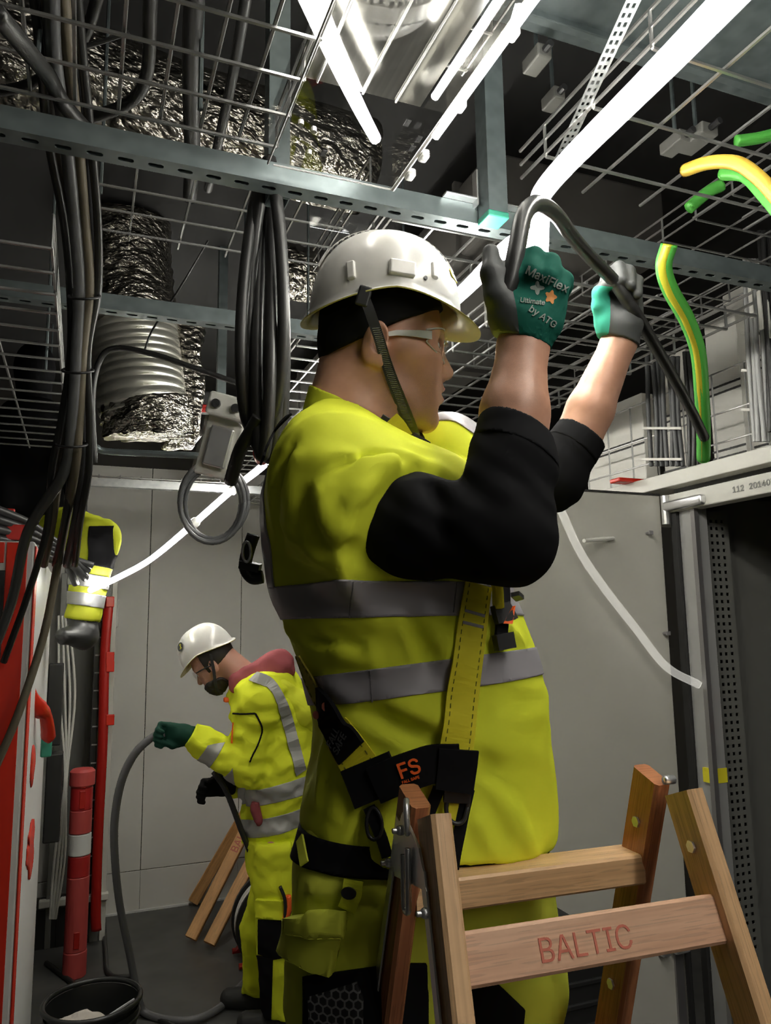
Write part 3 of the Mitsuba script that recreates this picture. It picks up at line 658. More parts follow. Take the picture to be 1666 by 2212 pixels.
add('nose_bridge', tube([hw((.1145, -.006, .012)), hw((.117, 0, .010)), hw((.1145, .006, .012))], .0026, 6), 'clear_frame', GL, True)
# ---- helmet
HT = W1 + '__helmet'
def helmet_ring(th, t, sh=1.0):
    c, s = math.cos(th), math.sin(th)
    ex, ey = (.121 if c > 0 else .122), .104
    ze = .074 - .029 * abs(c) ** 1.4; zt = .183
    f = t * np.pi / 2; rr = math.cos(f) ** .82; x, y = .016 + ex * c * rr * sh, ey * s * rr * sh
    return (x, y, ze + (zt - ze) * math.sin(f) ** .92 * (1 if sh == 1 else .975))
def brim_pt(th, u):
    x, y, z = helmet_ring(th, 0); c, s = math.cos(th), math.sin(th); e = (.006 + .027 * max(c, 0) ** 2.2 + .008 * max(-c, 0) ** 2) * u
    return (x + c * e, y + s * e, z - e * (.55 + .1 * max(c, 0)))
NT = 96; th = np.linspace(0, 2 * np.pi, NT, endpoint=False)
rings = [[brim_pt(a, 1.0) for a in th], [brim_pt(a, .97) for a in th], [brim_pt(a, .5) for a in th]] + [[helmet_ring(a, t) for a in th] for t in np.linspace(0, .985, 26)]
v = np.array([hw(x) for r in rings for x in r] + [hw((.016, 0, .183))]); f = grid_faces(len(rings), NT); b = (len(rings) - 1) * NT
f = np.vstack([f, [[b + i, b + (i + 1) % NT, len(v) - 1] for i in range(NT)]])
MV = {'shell': trimesh.Trimesh(v, f, process=False)}; add('shell', MV['shell'], 'white_shell', HT, True)
ri = [[np.array(brim_pt(a, 1.0)) for a in th], [np.array(brim_pt(a, .98)) + V(0, 0, -.0025) for a in th], [np.array(brim_pt(a, .5)) + V(0, 0, -.003) for a in th]] + [[helmet_ring(a, t, .965) for a in th] for t in np.linspace(0, .6, 8)]
MV['liner'] = trimesh.Trimesh(np.array([hw(x) for r in ri for x in r]), grid_faces(len(ri), NT)[:, ::-1], process=False); add('liner', MV['liner'], 'yellow_shell', HT, True)
# raised ridge with its row of vent slots, side bosses
rg = [hw((helmet_ring(0, t)[0], 0, helmet_ring(0, t)[2])) for t in np.linspace(.36, .985, 22)] + [hw((helmet_ring(np.pi, t)[0], 0, helmet_ring(np.pi, t)[2])) for t in np.linspace(.985, .36, 22)]
rg = np.array(rg); ct = hw((.016, 0, .07)); nr = np.array([unit(q - ct) for q in rg])
for i in range(4, 40, 2):
    x, y, z = basis(nr[i], rg[i + 1] - rg[i])
    for s in (-1, 1):
        add('vent_slot', place(rbox((.0065, .006, .004), .001), frame(x, y, z, rg[i] + y * s * .0195 - z * .0015)), 'black_plastic', HT)
pp = [q + n_ * .001 for q, n_ in zip(rg, nr)]
add('ridge', ribbon(np.array(pp), nr, .030, .0026), 'white_shell', HT)
def on_helmet(th_, t): 
    p0 = np.array(helmet_ring(th_, t)); a = np.array(helmet_ring(th_ + .02, t)) - p0; c = np.array(helmet_ring(th_, t + .02)) - p0; n_ = unit(np.cross(a, c)); return p0, unit(a), n_
for th_, t, sz in ((-1.50, .13, (.040, .024, .012)), (-2.15, .17, (.014, .030, .010)), (-1.02, .20, (.012, .028, .008)), (1.50, .13, (.040, .024, .012))):
    p0, a, n_ = on_helmet(th_, t); up = np.cross(n_, a); m = rbox(sz, .0035, 3); m.apply_transform(frame(a, up, n_, p0)); m.apply_transform(HFRAME); add('boss', m, 'white_shell', HT, 30)
p0, a, n_ = on_helmet(-1.19, .10); m = trimesh.creation.cylinder(.003, .004, sections=16); m.apply_transform(frame(a, np.cross(n_, a), n_, p0)); m.apply_transform(HFRAME); add('rivet_hole', m, 'black_plastic', HT)
p0, a, n_ = on_helmet(-.45, .28); m = rbox((.030, .014, .0015), .0007); m.apply_transform(frame(a, np.cross(n_, a), n_, p0 + n_ * .0005)); m.apply_transform(HFRAME); add('sticker', m, 'sticker_yellow', HT)
# chin strap: clip on the shell, ribbed webbing under the chin
cs = [(787, 640), (800, 676), (818, 728), (832, 775), (848, 822), (866, 868), (880, 905), (892, 938)]
dep = [1.117, 1.118, 1.127, 1.138, 1.145, 1.155, 1.165, 1.185]
pp = spline([P(a, b, d) for (a, b), d in zip(cs, dep)], 6); CS = add('chin_strap', ribbon(pp, np.array([-FWD] * len(pp)), np.interp(np.linspace(0, 1, len(pp)), [0, .4, 1], [.015, .016, .021]), .0018), 'black_plastic', W1)
ws = np.interp(np.linspace(0, 1, len(pp)), [0, .4, 1], [.011, .012, .016])
q = spline(pp[10:-3], 2)
rib = [bar(q[i] - RT * .0055 - FWD * .0022, q[i] + RT * .0055 - FWD * .0022 + UP * .001, .0011, .0012, UP, .0002) for i in range(0, len(q), 1)]
add('rib', cat(rib), 'rack_mid', CS, kind='stuff')
add('clip', place(rbox((.020, .030, .008), .003), frame(unit(RT - UP * .3), unit(UP + RT * .3), -FWD, P(786, 640, 1.117))), 'black_plastic', CS)
add('chin_strap', ribbon(spline([P(892, 938, 1.185), P(908, 945, 1.22), hw((.05, .05, -.09)), hw((.0, .083, .06))], 5), np.array([unit(hw((.05, 1, 0)) - hw((.05, 0, 0)))] * 16), .015, .0018), 'black_plastic', W1)
# collar and its bits
_cd = unit(P(862, 945, 1.2) - P(694, 852, 1.2)); _cn = unit(np.cross(_cd, FWD)); _cn = _cn if _cn @ UP > 0 else -_cn
def collar_f(p):
    d = np.abs(s_cap(p, hw((-.02, 0, -.02)), NECK_B, .0690, .0775)) - .0038
    return np.maximum(np.maximum(d, s_plane(p, P(690, 846, 1.2), _cn)), -s_plane(p, P(690, 846, 1.2) - _cn * .060, _cn)) - .002 * (meshkit.noise(p * 40, 3) - .5)
lo, hi = bounds([P(690, 846, 1.2), P(862, 945, 1.2)], .11); add('collar', solid(collar_f, lo, hi, .0034), 'hi_vis', SHIRT, True)
# ---- fall-arrest harness
HN = W1 + '__harness'
def strap(px, w, mat, name='strap', thick=.0022, lift=.0055, parent=None, n=7, edge=None, f=shirt_f, label=None):
    q = smooth_path([x[:2] for x in px], n); pp, nn = onto(f, q)
    for _ in range(3):   # a taut strap bridges the folds
        pp[1:-1] = (pp[:-2] + pp[1:-1] * 2 + pp[2:]) / 4; nn[1:-1] = nn[:-2] + nn[1:-1] + nn[2:]
    nn /= np.linalg.norm(nn, axis=1, keepdims=True); nn = nn * .5 + unit(nn.mean(0)) * .5; pp = pp + nn * lift
    dd = ((pp - EYE) @ FWD); ww = np.interp(np.linspace(0, 1, len(pp)), np.linspace(0, 1, len(np.atleast_1d(w))), np.atleast_1d(w)) * dd / FPX
    k = add(name, ribbon(pp, nn, ww, thick), mat, parent or HN, label=label)
    return k, pp, nn, ww
def stitches(pp, nn, ww, mat, side=.36, thick=.0024, step=.010, parent=HN):
    """two rows of stitching along a strap, one mesh of short bars"""
    t = np.gradient(pp, axis=0); s = np.cross(t, nn); s /= np.linalg.norm(s, axis=1, keepdims=True); L = np.concatenate([[0], np.cumsum(np.linalg.norm(np.diff(pp, axis=0), axis=1))]); ms = []
    for sd_ in (-side, side):
        c = pp + s * ww[:, None] * sd_ + nn * thick
        for a in np.arange(.002, L[-1] - step, step):
            A = np.array([np.interp(a, L, c[:, j]) for j in range(3)]); B = np.array([np.interp(a + step * .55, L, c[:, j]) for j in range(3)]); ms.append(bar(A, B, .0012, .0009, nn[0], .0002))
    add('stitching', cat(ms), mat, parent, kind='stuff')
k, pp, nn, ww = strap([(1026, 1262), (1014, 1350), (1003, 1430), (992, 1520), (984, 1600), (980, 1640)], [68, 72, 74, 76], 'webbing', lift=.008); stitches(pp, nn, ww, 'stitch')
for j in (0.085, .125):
    i = int(len(pp) * (j + .07)); s = unit(np.cross(pp[i + 1] - pp[i], nn[i])); add('band', bar(pp[i] - s * ww[i] * .36 + nn[i] * .0026, pp[i] + s * ww[i] * .36 + nn[i] * .0026, .004, .001, UP), 'reflective', k)
add('strap_fold', tube([pp[0] - RT * .020 + UP * .012, pp[0] + RT * .004 + UP * .016 - FWD * .004, pp[0] + RT * .022 + UP * .004 - FWD * .003, pp[0] + RT * .026 - UP * .03], .0075, 8, 5), 'webbing', HN, True)
# back strap, label pouch, hip pad
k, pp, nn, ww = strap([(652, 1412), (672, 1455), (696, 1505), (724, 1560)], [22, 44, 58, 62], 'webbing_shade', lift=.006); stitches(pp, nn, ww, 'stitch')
k, pp, nn, ww = strap([(735, 1580), (768, 1628), (800, 1680)], [92, 90, 90], 'webbing', lift=.006); stitches(pp, nn, ww, 'stitch')
LB, pl, nl, wl = strap([(706, 1512), (728, 1548), (752, 1588), (772, 1622)], [66, 80, 88, 86], 'black_fabric', 'label_pouch', .006, .010)
k, pp, nn, ww = strap([(795, 1640), (812, 1680), (826, 1722)], [120, 122, 118], 'black_fabric', 'hip_loop', .005, .010)
k, pp, nn, ww = strap([(815, 1690), (870, 1665), (930, 1645), (990, 1640)], [78, 80, 80, 78], 'black_fabric', 'hip_pad', .006, .014); HP = k
k, pp2, nn2, ww2 = strap([(986, 1612), (982, 1655), (976, 1702)], [86, 84, 82], 'black_fabric', 'hip_loop', .005, .018)
def deco(text, at, right, upv, height, mat, parent, bold=True): add('lettering', lettering(text, height, at, right, upv, .0006, bold), mat, parent)
i = len(pp) // 2; c = (pp[int(len(pp) * .42)]) + nn[i] * .0075; r_ = unit(pp[int(len(pp) * .6)] - pp[int(len(pp) * .3)]); u_ = unit(np.cross(nn[i], r_))
deco('FS', c - r_ * .0135 - u_ * .0042, r_, u_, .0175, 'orange_print', HP); deco('FALL SAFE', c - r_ * .0125 - u_ * .0105, r_, u_, .0032, 'orange_print', HP)
i = len(pl) // 2; n_ = nl[i]; dn = unit(pl[-1] - pl[0]); r_ = unit(np.cross(-dn, n_) * 1.0); r_ = r_ if r_ @ RT > 0 else -r_; r_ = unit(r_ * .75 + UP * .45 + RT * .2); u_ = unit(np.cross(n_, r_))
deco('FALL', pl[int(len(pl) * .60)] + n_ * .0078 - r_ * .020, r_, u_, .0095, 'stitch_black' if False else 'steel_dark', LB); deco('SAFE', pl[int(len(pl) * .60)] + n_ * .0078 - r_ * .020 - u_ * .0125, r_, u_, .0095, 'steel_dark', LB)
for q in ((.12, -.012), (.20, .010)):
    m = trimesh.creation.cylinder(.0055, .001, sections=20); m.apply_transform(frame(r_, u_, n_, pl[int(len(pl) * q[0])] + n_ * .0068 + r_ * q[1])); add('print', m, 'red_ink', LB)
# leg loops: webbing V with a ring, seen above and beside the ladder
for a in ([(948, 1700), (930, 1745), (922, 1770)], [(1010, 1702), (998, 1760), (984, 1830), (978, 1870)], [(800, 1742), (822, 1800), (838, 1850)]):
    strap(a, [26, 26, 24], 'black_fabric', 'leg_loop', .003, .006)
pp, nn = onto(shirt_f, [(985 + 24 * math.cos(a), 1742 + 36 * math.sin(a)) for a in np.linspace(0, 2 * np.pi, 25)]); add('ring', tube(pp + nn * .012, .0028, 8, 1, raw=True), 'black_plastic', HN, True)
pp, nn = onto(shirt_f, [(958, 1712), (1012, 1716)]); add('ring_keeper', bar(pp[0] + nn[0] * .012, pp[1] + nn[1] * .012, .016, .008, UP), 'black_plastic', HN)
pp, nn = onto(shirt_f, [(988, 1725), (984, 1775)]); add('webbing_patch', ribbon(spline(pp + nn * .006, 4), np.array([nn[0]] * 5), .022, .002), 'webbing', HN)
pp, nn = onto(shirt_f, [(812 + 14 * math.cos(a), 1778 + 34 * math.sin(a)) for a in np.linspace(0, 2 * np.pi, 21)]); add('ring', tube(pp + nn * .010, .0024, 8, 1, raw=True), 'black_plastic', HN, True)
# chest strap, buckle and orange tag
strap([(1072, 1256), (1074, 1290), (1072, 1330), (1066, 1395)], [36, 36, 34, 34], 'black_fabric', 'chest_strap', .004, .010)
strap([(1052, 1392), (1086, 1386)], [34, 34], 'black_plastic', 'buckle', .010, .012); strap([(1050, 1335), (1086, 1330)], [40, 40], 'black_plastic', 'buckle', .008, .012)
pp, nn = onto(shirt_f, [(1062, 1352), (1085, 1350), (1085, 1325), (1080, 1326)]); add('tag', trimesh.Trimesh(pp + nn * .022 , [[0, 1, 2], [0, 2, 3]], process=False), 'orange_print', HN)
strap([(1080, 1290), (1092, 1302)], [10, 10], 'black_plastic', 'buckle', .012, .016)
# rear shoulder strap and the dorsal ring hanging at the back
strap([(640, 905), (612, 930), (590, 965), (578, 1000)], [24, 24, 24, 24], 'black_fabric', 'shoulder_strap', .003, .008)
DR = add('dorsal_buckle', cat([tube([P(548, 1155, 1.12), P(536, 1190, 1.12), P(530, 1225, 1.12), P(545, 1248, 1.12), P(568, 1246, 1.12)], .010, 8), bar(P(520, 1218, 1.12), P(562, 1228, 1.12), .028, .012, FWD)]), 'black_plastic', HN, True)
add('ring', tube([P(533 + 9 * math.cos(a), 1192 + 22 * math.sin(a), 1.105) for a in np.linspace(0, 2 * np.pi, 17)], .0022, 8, 1, raw=True), 'steel', DR, True)
# bits at the throat
add('throat_buckle', bar(P(888, 945, 1.12), P(922, 966, 1.14), .016, .012, UP), 'black_plastic', HN); add('throat_buckle', bar(P(822, 905, 1.125), P(846, 920, 1.125), .016, .010, UP), 'black_plastic', HN)
add('throat_loop', ribbon(spline([P(848, 905, 1.118), P(862, 920, 1.112), P(878, 945, 1.112)], 4), np.array([-FWD] * 9), .020, .004), 'webbing', HN)
# ---- trousers: pocket, button tab, knee patches, tool clip
def patch(px, d_near, name, mat, t, label=None):
    """a sewn-on piece: the part of the trousers inside a pixel-traced convex outline, near side only"""
    pl = []; c = np.mean(px, axis=0)
    for (x0, y0), (x1, y1) in zip(px, px[1:] + px[:1]):
        n_ = np.cross(ray(x0, y0), ray(x1, y1)); n_ = n_ if n_ @ ray(*c) > 0 else -n_; pl.append((EYE, n_))
    m = biggest(cut(pants, *pl, (P(c[0], c[1], d_near), -FWD))); return add(name, inflate(m, pants_f, t), mat, TR, True, label=label)
patch([(600, 1985), (745, 1985), (738, 2030), (722, 2102), (690, 2095), (640, 2072), (600, 2050)], 1.04, 'cargo_pocket', 'hi_vis_trousers', .014)
patch([(640, 1975), (752, 1968), (748, 2012), (640, 2012)], 1.04, 'pocket_flap', 'hi_vis_trousers', .019)
patch([(660, 2108), (860, 2080), (920, 2080), (920, 2330), (660, 2330)], 1.04, 'knee_patch', 'black_fabric', .005)
patch([(676, 2150), (772, 2118), (786, 2150), (786, 2330), (680, 2330)], 1.00, 'knee_mesh', 'knee_mesh', .010, label='knee pad pocket with a honeycomb net')
patch([(1000, 2086), (1040, 2090), (1132, 2178), (1120, 2330), (980, 2330)], 1.2, 'knee_patch', 'black_fabric', .005)
def pq(px, lift): a, b = onto(pants_f, px); return a + b * lift, b
pp, nn = pq(smooth_path([(768, 1902), (762, 1930), (752, 1955)], 4), .006); TB = add('tab', ribbon(pp, nn, [.024] * 5 + [.022] * 4, .003), 'hi_vis', TR)
pp, nn = pq([(758, 1924)], .0095); m = trimesh.creation.cylinder(.0070, .003, sections=24); m.apply_scale((1, 1.35, 1)); add('button', place(m, frame(*basis(nn[0], UP), pp[0])), 'black_plastic', TB, 30)
for px in ([(664, 1815), (668, 1840), (672, 1868)], [(1120, 1830), (1124, 1850), (1126, 1868)]):
    pp, nn = pq(smooth_path(px, 3), .010); add('belt_loop', ribbon(pp, nn, .014, .003), 'hi_vis_trousers', TR)
TC = add('tool_clip', bar(P(1140, 1838, 1.08), P(1182, 1800, 1.10), .022, .014, FWD), 'black_plastic', TR); add('hook', tube([P(1168, 1800, 1.07), P(1180, 1815, 1.07), P(1178, 1840, 1.07)], .0035, 8), 'steel_dull', TC, True)
# boots on the rung below the frame
for i, (f_, s) in enumerate(((FOOT_R, 1), (FOOT_L, 1))):
    fwd_ = unit(_r0 * .9 + _f0 * .1)
    bf = lambda p: np.maximum(su(s_cap(p, f_ - _z * .02, f_ + _z * .07, .052, .050), s_cap(p, f_ - _z * .045, f_ - _z * .055 + fwd_ * .13, .046, .040), .03), (f_[2] - .085) - p[:, 2])
    lo, hi = bounds([f_, f_ + fwd_ * .14, f_ + _z * .1], .10); add('boot', solid(bf, lo, hi, .008), 'black_rubber', W1, True)
# ================================================================ the wooden stepladder in front
LT_, RT0 = P(915, 1742, .84), P(1440, 1705, .94); RT0[2] = LT_[2]
E_ = unit(RT0 - LT_); N_ = unit(np.cross(_z, E_)); N_ = N_ if N_ @ (EYE - LT_) > 0 else -N_
LAD = thing('stepladder', 'wooden A-frame stepladder with red handwriting, standing in front of the yellow-shirted worker', 'ladder')
LEAN = .36; TOPZ = LT_[2]
def lad(side, rear, h, dn=0., de=0.):
    """a point on a stile's middle line, h below the top; side 0 left 1 right"""
    b = (LT_, RT0)[side]; s = -1 if rear else 1; sg = (-1, 1)[side]
    return b - _z * h + N_ * (s * (.029 + LEAN * h) + dn) + E_ * (sg * .04 * h * (.4 if rear else 1) + de)
for side in (0, 1):
    for rear in (0, 1):
        a, b = lad(side, rear, .004 if not rear else -.006), lad(side, rear, TOPZ)
        m, uv = beam(b, a, .023, .050, E_, .004)
        add('rear_stile' if rear else 'front_stile', m, ('wood_dark' if rear else 'wood_light'), LAD, uv=uv)
def rung(rear, h, w, t, mat, i):
    a, b = lad(0, rear, h, de=.008), lad(1, rear, h, de=-.008); ax = unit(_z - N_ * LEAN * (-1 if rear else 1))
    m, uv = beam(a, b, t, w, ax if not rear else _z, .003); return add('rung', m, mat, LAD, uv=uv)
fr = [rung(0, h, .020, .049, 'wood_pink', i) for i, h in enumerate(np.arange(.130, 1.4, .27))]
rr = [rung(1, h, .052, .036, 'wood_light', i) for i, h in enumerate((.112, .39, .66, .925, 1.17))]
FOOT_Z = TOPZ - .925
# handwriting on the front rung
c0 = lad(0, 0, .130); fn = unit(np.cross(E_, unit(_z - N_ * LEAN))); fn = fn if fn @ N_ > 0 else -fn
deco('BALTIC', c0 + E_ * .092 - np.cross(fn, E_) * 0 - unit(_z - N_ * LEAN) * .013 + fn * .0102, E_, unit(_z - N_ * LEAN), .022, 'red_ink', fr[0], False)
# hinge hardware on the outer left side
def onside(rear, h, dn): return lad(0, rear, h, dn, -.0145)
HG = add('hinge', cat([bar(onside(1, .020, -.004), onside(1, .30, -.010), .014, .0028, N_), bar(onside(0, .055, -.010), onside(0, .62, .002), .014, .0028, N_)]), 'steel', LAD)
pl = [onside(1, .010, .008), onside(1, .055, -.012), onside(1, .085, .008), (onside(1, .055, .020) + onside(0, .055, -.020)) / 2, onside(0, .070, -.002), onside(0, .035, -.014)]
c = np.mean(pl, axis=0); hull = trimesh.convex.convex_hull(np.vstack([np.array(pl) - E_ * .0015, np.array(pl) + E_ * .0015])); add('plate', hull, 'steel', HG)
def bolt(p, l=.010, par=HG): add('bolt', cat([rod(p + E_ * .004, p - E_ * l, .0030, 10), place(trimesh.creation.icosphere(2, .0055), frame(E_, N_, np.cross(E_, N_), p - E_ * .003))]), 'steel', par, True)
for r_, h, dn in ((1, .030, .012), (1, .075, -.012), (1, .285, -.010), (0, .090, -.008), (0, .245, -.004), (0, .40, 0)): bolt(onside(r_, h, dn), .012)
tp = (onside(1, .012, .014) + onside(0, .0, -.016)) / 2
add('hook', tube([tp + _z * .014 - E_ * .004, tp + _z * .006 + N_ * .010 - E_ * .008, tp - _z * .012 + N_ * .012 - E_ * .008, tp - _z * .02 + N_ * .006 - E_ * .006], .0035, 8), 'steel', HG, True)
ub = (onside(1, .05, .024) + onside(0, .05, -.024)) / 2 - E_ * .006
add('loop_handle', tube([ub - N_ * .007, ub - N_ * .007 - _z * .045, ub - N_ * .004 - _z * .055, ub + N_ * .004 - _z * .055, ub + N_ * .007 - _z * .045, ub + N_ * .007 + _z * .01], .0035, 8), 'steel', HG, True)
# nuts on the inner faces of the right pair, hinge pin at its top
for r_, h in ((1, .055), (0, .060), (0, .255), (1, .28)):
    p = lad(1, r_, h, 0, -.0125); m = trimesh.creation.cylinder(.007, .004, sections=6); add('nut', place(m, frame(N_, np.cross(E_, N_), E_, p)), 'steel', LAD)
p = (lad(1, 1, -.004) + lad(1, 0, -.004)) / 2; add('hinge_pin', rod(p - E_ * .002 + _z * .000, p + E_ * .012 + _z * .000, .0055, 12), 'steel', LAD, True)
# ================================================================ right side: the open rack, its door, the cables above it
XR = 1.69; ZR = 2.085
RK = thing('server_rack', 'open pale rack with a perforated mounting rail, at the right edge behind the ladder', 'rack')
add('top_panel', rbox((1.0, 2.62, .045), .003).apply_translation((XR + .48, 1.36, ZR + .047)), 'rack_paint', RK)
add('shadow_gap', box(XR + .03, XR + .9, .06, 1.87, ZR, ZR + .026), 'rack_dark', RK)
add('front_rail', rbox((.05, 1.82, .056), .004).apply_translation((XR + .012, .96, ZR - .026)), 'rack_paint', RK)
yA = 1.80
add('corner_post', box(XR + .005, XR + .05, yA - .035, yA + .03, .08, ZR - .05), 'rail_grey', RK)
add('post_lip', box(XR - .004, XR + .012, yA - .042, yA - .026, .08, ZR - .05), 'steel_dull', RK); add('door_seal', box(XR - .006, XR + .03, yA + .032, yA + .055, .08, ZR - .03), 'black_rubber', RK)
rl = sg.box(0, 0, .085, 1.93).difference(sg.MultiPolygon([sg.box(x0, z, x0 + .011, z + .0095) for z in np.arange(.03, 1.9, .0222) for x0 in (.012, .033, .056)]))
m = trimesh.creation.extrude_polygon(rl, .0025, engine='earcut'); add('mounting_rail', place(m, frame((1, 0, 0), (0, 0, 1), (0, -1, 0), (XR + .07, yA - .01, .1))), 'rack_mid', RK)
add('rail_back', box(XR + .07, XR + .16, yA + .01, yA + .02, .1, 2.03), 'rack_dark', RK)
add('side_panel', box(XR + .05, XR + .9, yA + .04, yA + .055, .1, ZR), 'rack_mid', RK); add('side_panel', box(XR + .02, XR + .9, .06, .075, .1, ZR), 'rack_dark', RK)
add('rear_panel', box(XR + .86, XR + .88, .075, yA + .04, .1, ZR), 'rack_dark', RK); add('base', box(XR, XR + .9, .06, yA + .05, 0, .1), 'rack_dark', RK)
add('rear_rail', box(XR + .46, XR + .50, yA - .20, yA - .16, .1, ZR), 'rack_dark', RK)
for i, z in enumerate((.94, 1.04, 1.16, 1.28, 1.40, 1.52, 1.64)):
    add('device', box(XR + .28, XR + .80, .3, yA - .22, z, z + .085), 'black_plastic', RK)
for z in (1.445, 1.415, 1.37, 1.34, 1.325, 1.77): add('port_mark', box(XR + .275, XR + .279, 1.52, 1.56, z, z + .004), 'orange_print', RK)
deco('112', V(XR - .014, 1.60, ZR - .034), (0, -1, 0), (0, 0, 1), .016, 'rack_mid', RK); deco('2014072', V(XR - .014, 1.542, ZR - .034), (0, -1, 0), (0, 0, 1), .016, 'rack_mid', RK); deco('112', V(XR - .014, 1.425, ZR - .034), (0, -1, 0), (0, 0, 1), .016, 'rack_mid', RK)
add('hinge', cat([rbox((.03, .16, .03), .008).apply_translation((XR - .018, yA - .02, ZR - .035)), rod((XR - .02, yA + .06, ZR - .09), (XR - .02, yA + .06, ZR + .0), .012, 10)]), 'steel', RK, 30)
add('tape', rbox((.12, .05, .014), .004).apply_translation((XR - .02, yA + .22, ZR + .074)), 'red_tape', RK, 30)
add('yellow_tag', box(XR - .003, XR + .052, yA - .037, yA - .0, 1.24, 1.28), 'sticker_yellow', RK)
# the door, swung open across the corridor
YD = 1.89
DR_ = thing('rack_door', 'large pale grey rack door swung open behind the worker', 'door')
add('panel', rbox((.70, .018, 1.95), .003).apply_translation((XR - .37, YD, 1.115)), 'door_paint', DR_)
add('top_lip', box(XR - .72, XR - .02, YD - .012, YD + .018, 2.088, 2.094), 'rack_dark', DR_)
for px, py in ((1397, 1152), (1434, 1368), (1180, 1160)):
    p = PA(px, py, 1, YD - .009); add('pin', cat([rod(p, p - V(0, .020, 0), .0045, 10), rbox((.016, .004, .012), .001).apply_translation(p - V(0, .02, 0))]), 'steel_dull', DR_)
p = PA(1470, 2045, 1, YD - .03)
LA = add('latch', cat([rbox((.055, .03, .032), .008).apply_translation(p), rbox((.03, .03, .02), .006).apply_translation(p + V(-.05, .01, -.01))]), 'steel', DR_, 30)
add('latch_rod', cat([rod(p + V(.02, -.005, 0), p + V(.028, 0, -.9), .009, 8)]), 'black_plastic', LA); add('latch_plate', box(p[0] - .008, p[0] + .02, YD - .016, YD - .009, p[2] - .5, p[2] + .02), 'steel_dull', LA)
led('light_strip', [PA(1205, 1085, 1, YD - .07), PA(1250, 1185, 1, YD - .07), PA(1300, 1262, 1, YD - .065), PA(1372, 1355, 1, YD - .07), PA(1440, 1440, 1, YD - .075), PA(1512, 1480, 1, YD - .11)], .012, STREAK_GLOW, 'dim glowing tube added as the pale light streak across the grey rack door', None)  # added glowing tube, stands in for a pale streak of light over the door
k = list(labels)[-1]
add('clamp', cat([rod(PA(1262, 1168, 1, YD - .075), PA(1325, 1163, 1, YD - .015), .006, 8)]), 'label_white', k)
# black louvred unit standing before the door
BX = thing('equipment_box', 'black box with fine horizontal ribs, standing before the grey rack door', 'equipment')
bx0, bx1, by0, by1, bz = PA(1120, 2066, 1, 1.55)[0], PA(1345, 2062, 1, 1.55)[0], 1.55, 1.85, PA(1240, 2064, 1, 1.55)[2]
add('body', rbox((bx1 - bx0, by1 - by0, bz - .03), .006).apply_translation(((bx0 + bx1) / 2, (by0 + by1) / 2, (bz + .0) / 2)), 'black_plastic', BX); add('lid', rbox((bx1 - bx0 + .01, by1 - by0 + .01, .022), .005).apply_translation(((bx0 + bx1) / 2, (by0 + by1) / 2, bz - .011)), 'black_rubber', BX)
for z in np.arange(bz - .06, .1, -.045): add('rib', rbox((bx1 - bx0 - .03, .008, .012), .003).apply_translation(((bx0 + bx1) / 2, by0 - .001, z)), 'black_plastic', BX)
# ---- what lies over the rack: pale trunking boxes behind a wire basket, tied cable bundles with labels
XP = 1.98
def q_(px, py, x=XP): return PA(px, py, 0, x)
def onrack(px0, py0, px1, py1, dx, mat, name, par, x=XP):
    a, b = q_(px0, py0, x), q_(px1, py1, x); return add(name, rbox((dx, max(abs(a[1] - b[1]), .01), max(abs(a[2] - b[2]), .01)), .003).apply_translation((x + dx / 2, (a[1] + b[1]) / 2, (a[2] + b[2]) / 2)), mat, par)
for (x0, y0, x1, y1, lb) in ((1262, 900, 1398, 1040, 'pale trunking box over the rack, nearest the lifted sleeves'), (1420, 780, 1500, 1020, 'pale trunking box behind the tied black cables'), (1520, 700, 1612, 960, 'pale trunking box behind the green and yellow cable'), (1560, 640, 1660, 950, 'pale trunking box at the right edge above the rack')):
    k = thing('trunking_box', lb, 'box'); x = XP + .12 + .06 * (x0 == 1420) + .04 * (x0 == 1560)
    a, b = q_(x0, y0, x), q_(x1, y1, x); ya, yb, za, zb = min(a[1], b[1]), max(a[1], b[1]), ZR + .07, max(a[2], b[2])
    add('body', rbox((.06, yb - ya, zb - za), .004).apply_translation((x + .03, (ya + yb) / 2, (za + zb) / 2)), 'label_white' if x0 != 1420 else 'rack_paint', k)
    for f in (.18, .22, .55, .59): add('strip', box(x - .004, x, ya, yb, za + (zb - za) * f, za + (zb - za) * f + .007), 'black_plastic', k)
    n_ = 0
    for f in (.30, .7): add('slot', box(x - .003, x, ya + (yb - ya) * f, ya + (yb - ya) * (f + .16), za + (zb - za) * .08, za + (zb - za) * .13), 'black_plastic', k)
def wires(lines, r): return cat([rod(a, b, r, 5) for a, b in lines])
BK = thing('wire_basket', 'wire basket guarding the trunking boxes over the rack', 'cable tray')
L_ = [((XP - .02, .7, z), (XP - .02, 2.75, z)) for z in (ZR + .12, ZR + .20, ZR + .30, ZR + .44)] + [((XP - .02, y, ZR + .07), (XP - .02, y, ZR + .44)) for y in np.arange(.8, 2.75, .14)]
add('mesh', wires(L_, .0032), 'wire', BK, kind='stuff')
def cables(n, px0, py0, px1, py1, x, mat, label, group, r=.007, sway=.012):
    for i in range(n):
        f = (i + .5) / n; a, b = q_(px0 + (px1 - px0) * f, py0, x - .012 * (i % 2)), q_(px0 + (px1 - px0) * f, py1, x - .012 * (i % 2)); b[1] = a[1] + (b[1] - a[1]) * .35; b[2] = max(b[2], ZR + .072)
        m = (a + b) / 2 + V(0, RNG.uniform(-sway, sway), 0)
        add(mat_name[mat], tube([a, m, b], r, 6, 5), mat, None, True, label, 'cable', group)
mat_name = {'black_cable': 'black_cable', 'grey_cable': 'grey_cable', 'lightgrey_cable': 'pale_cable', 'brown_cable': 'brown_cable'}
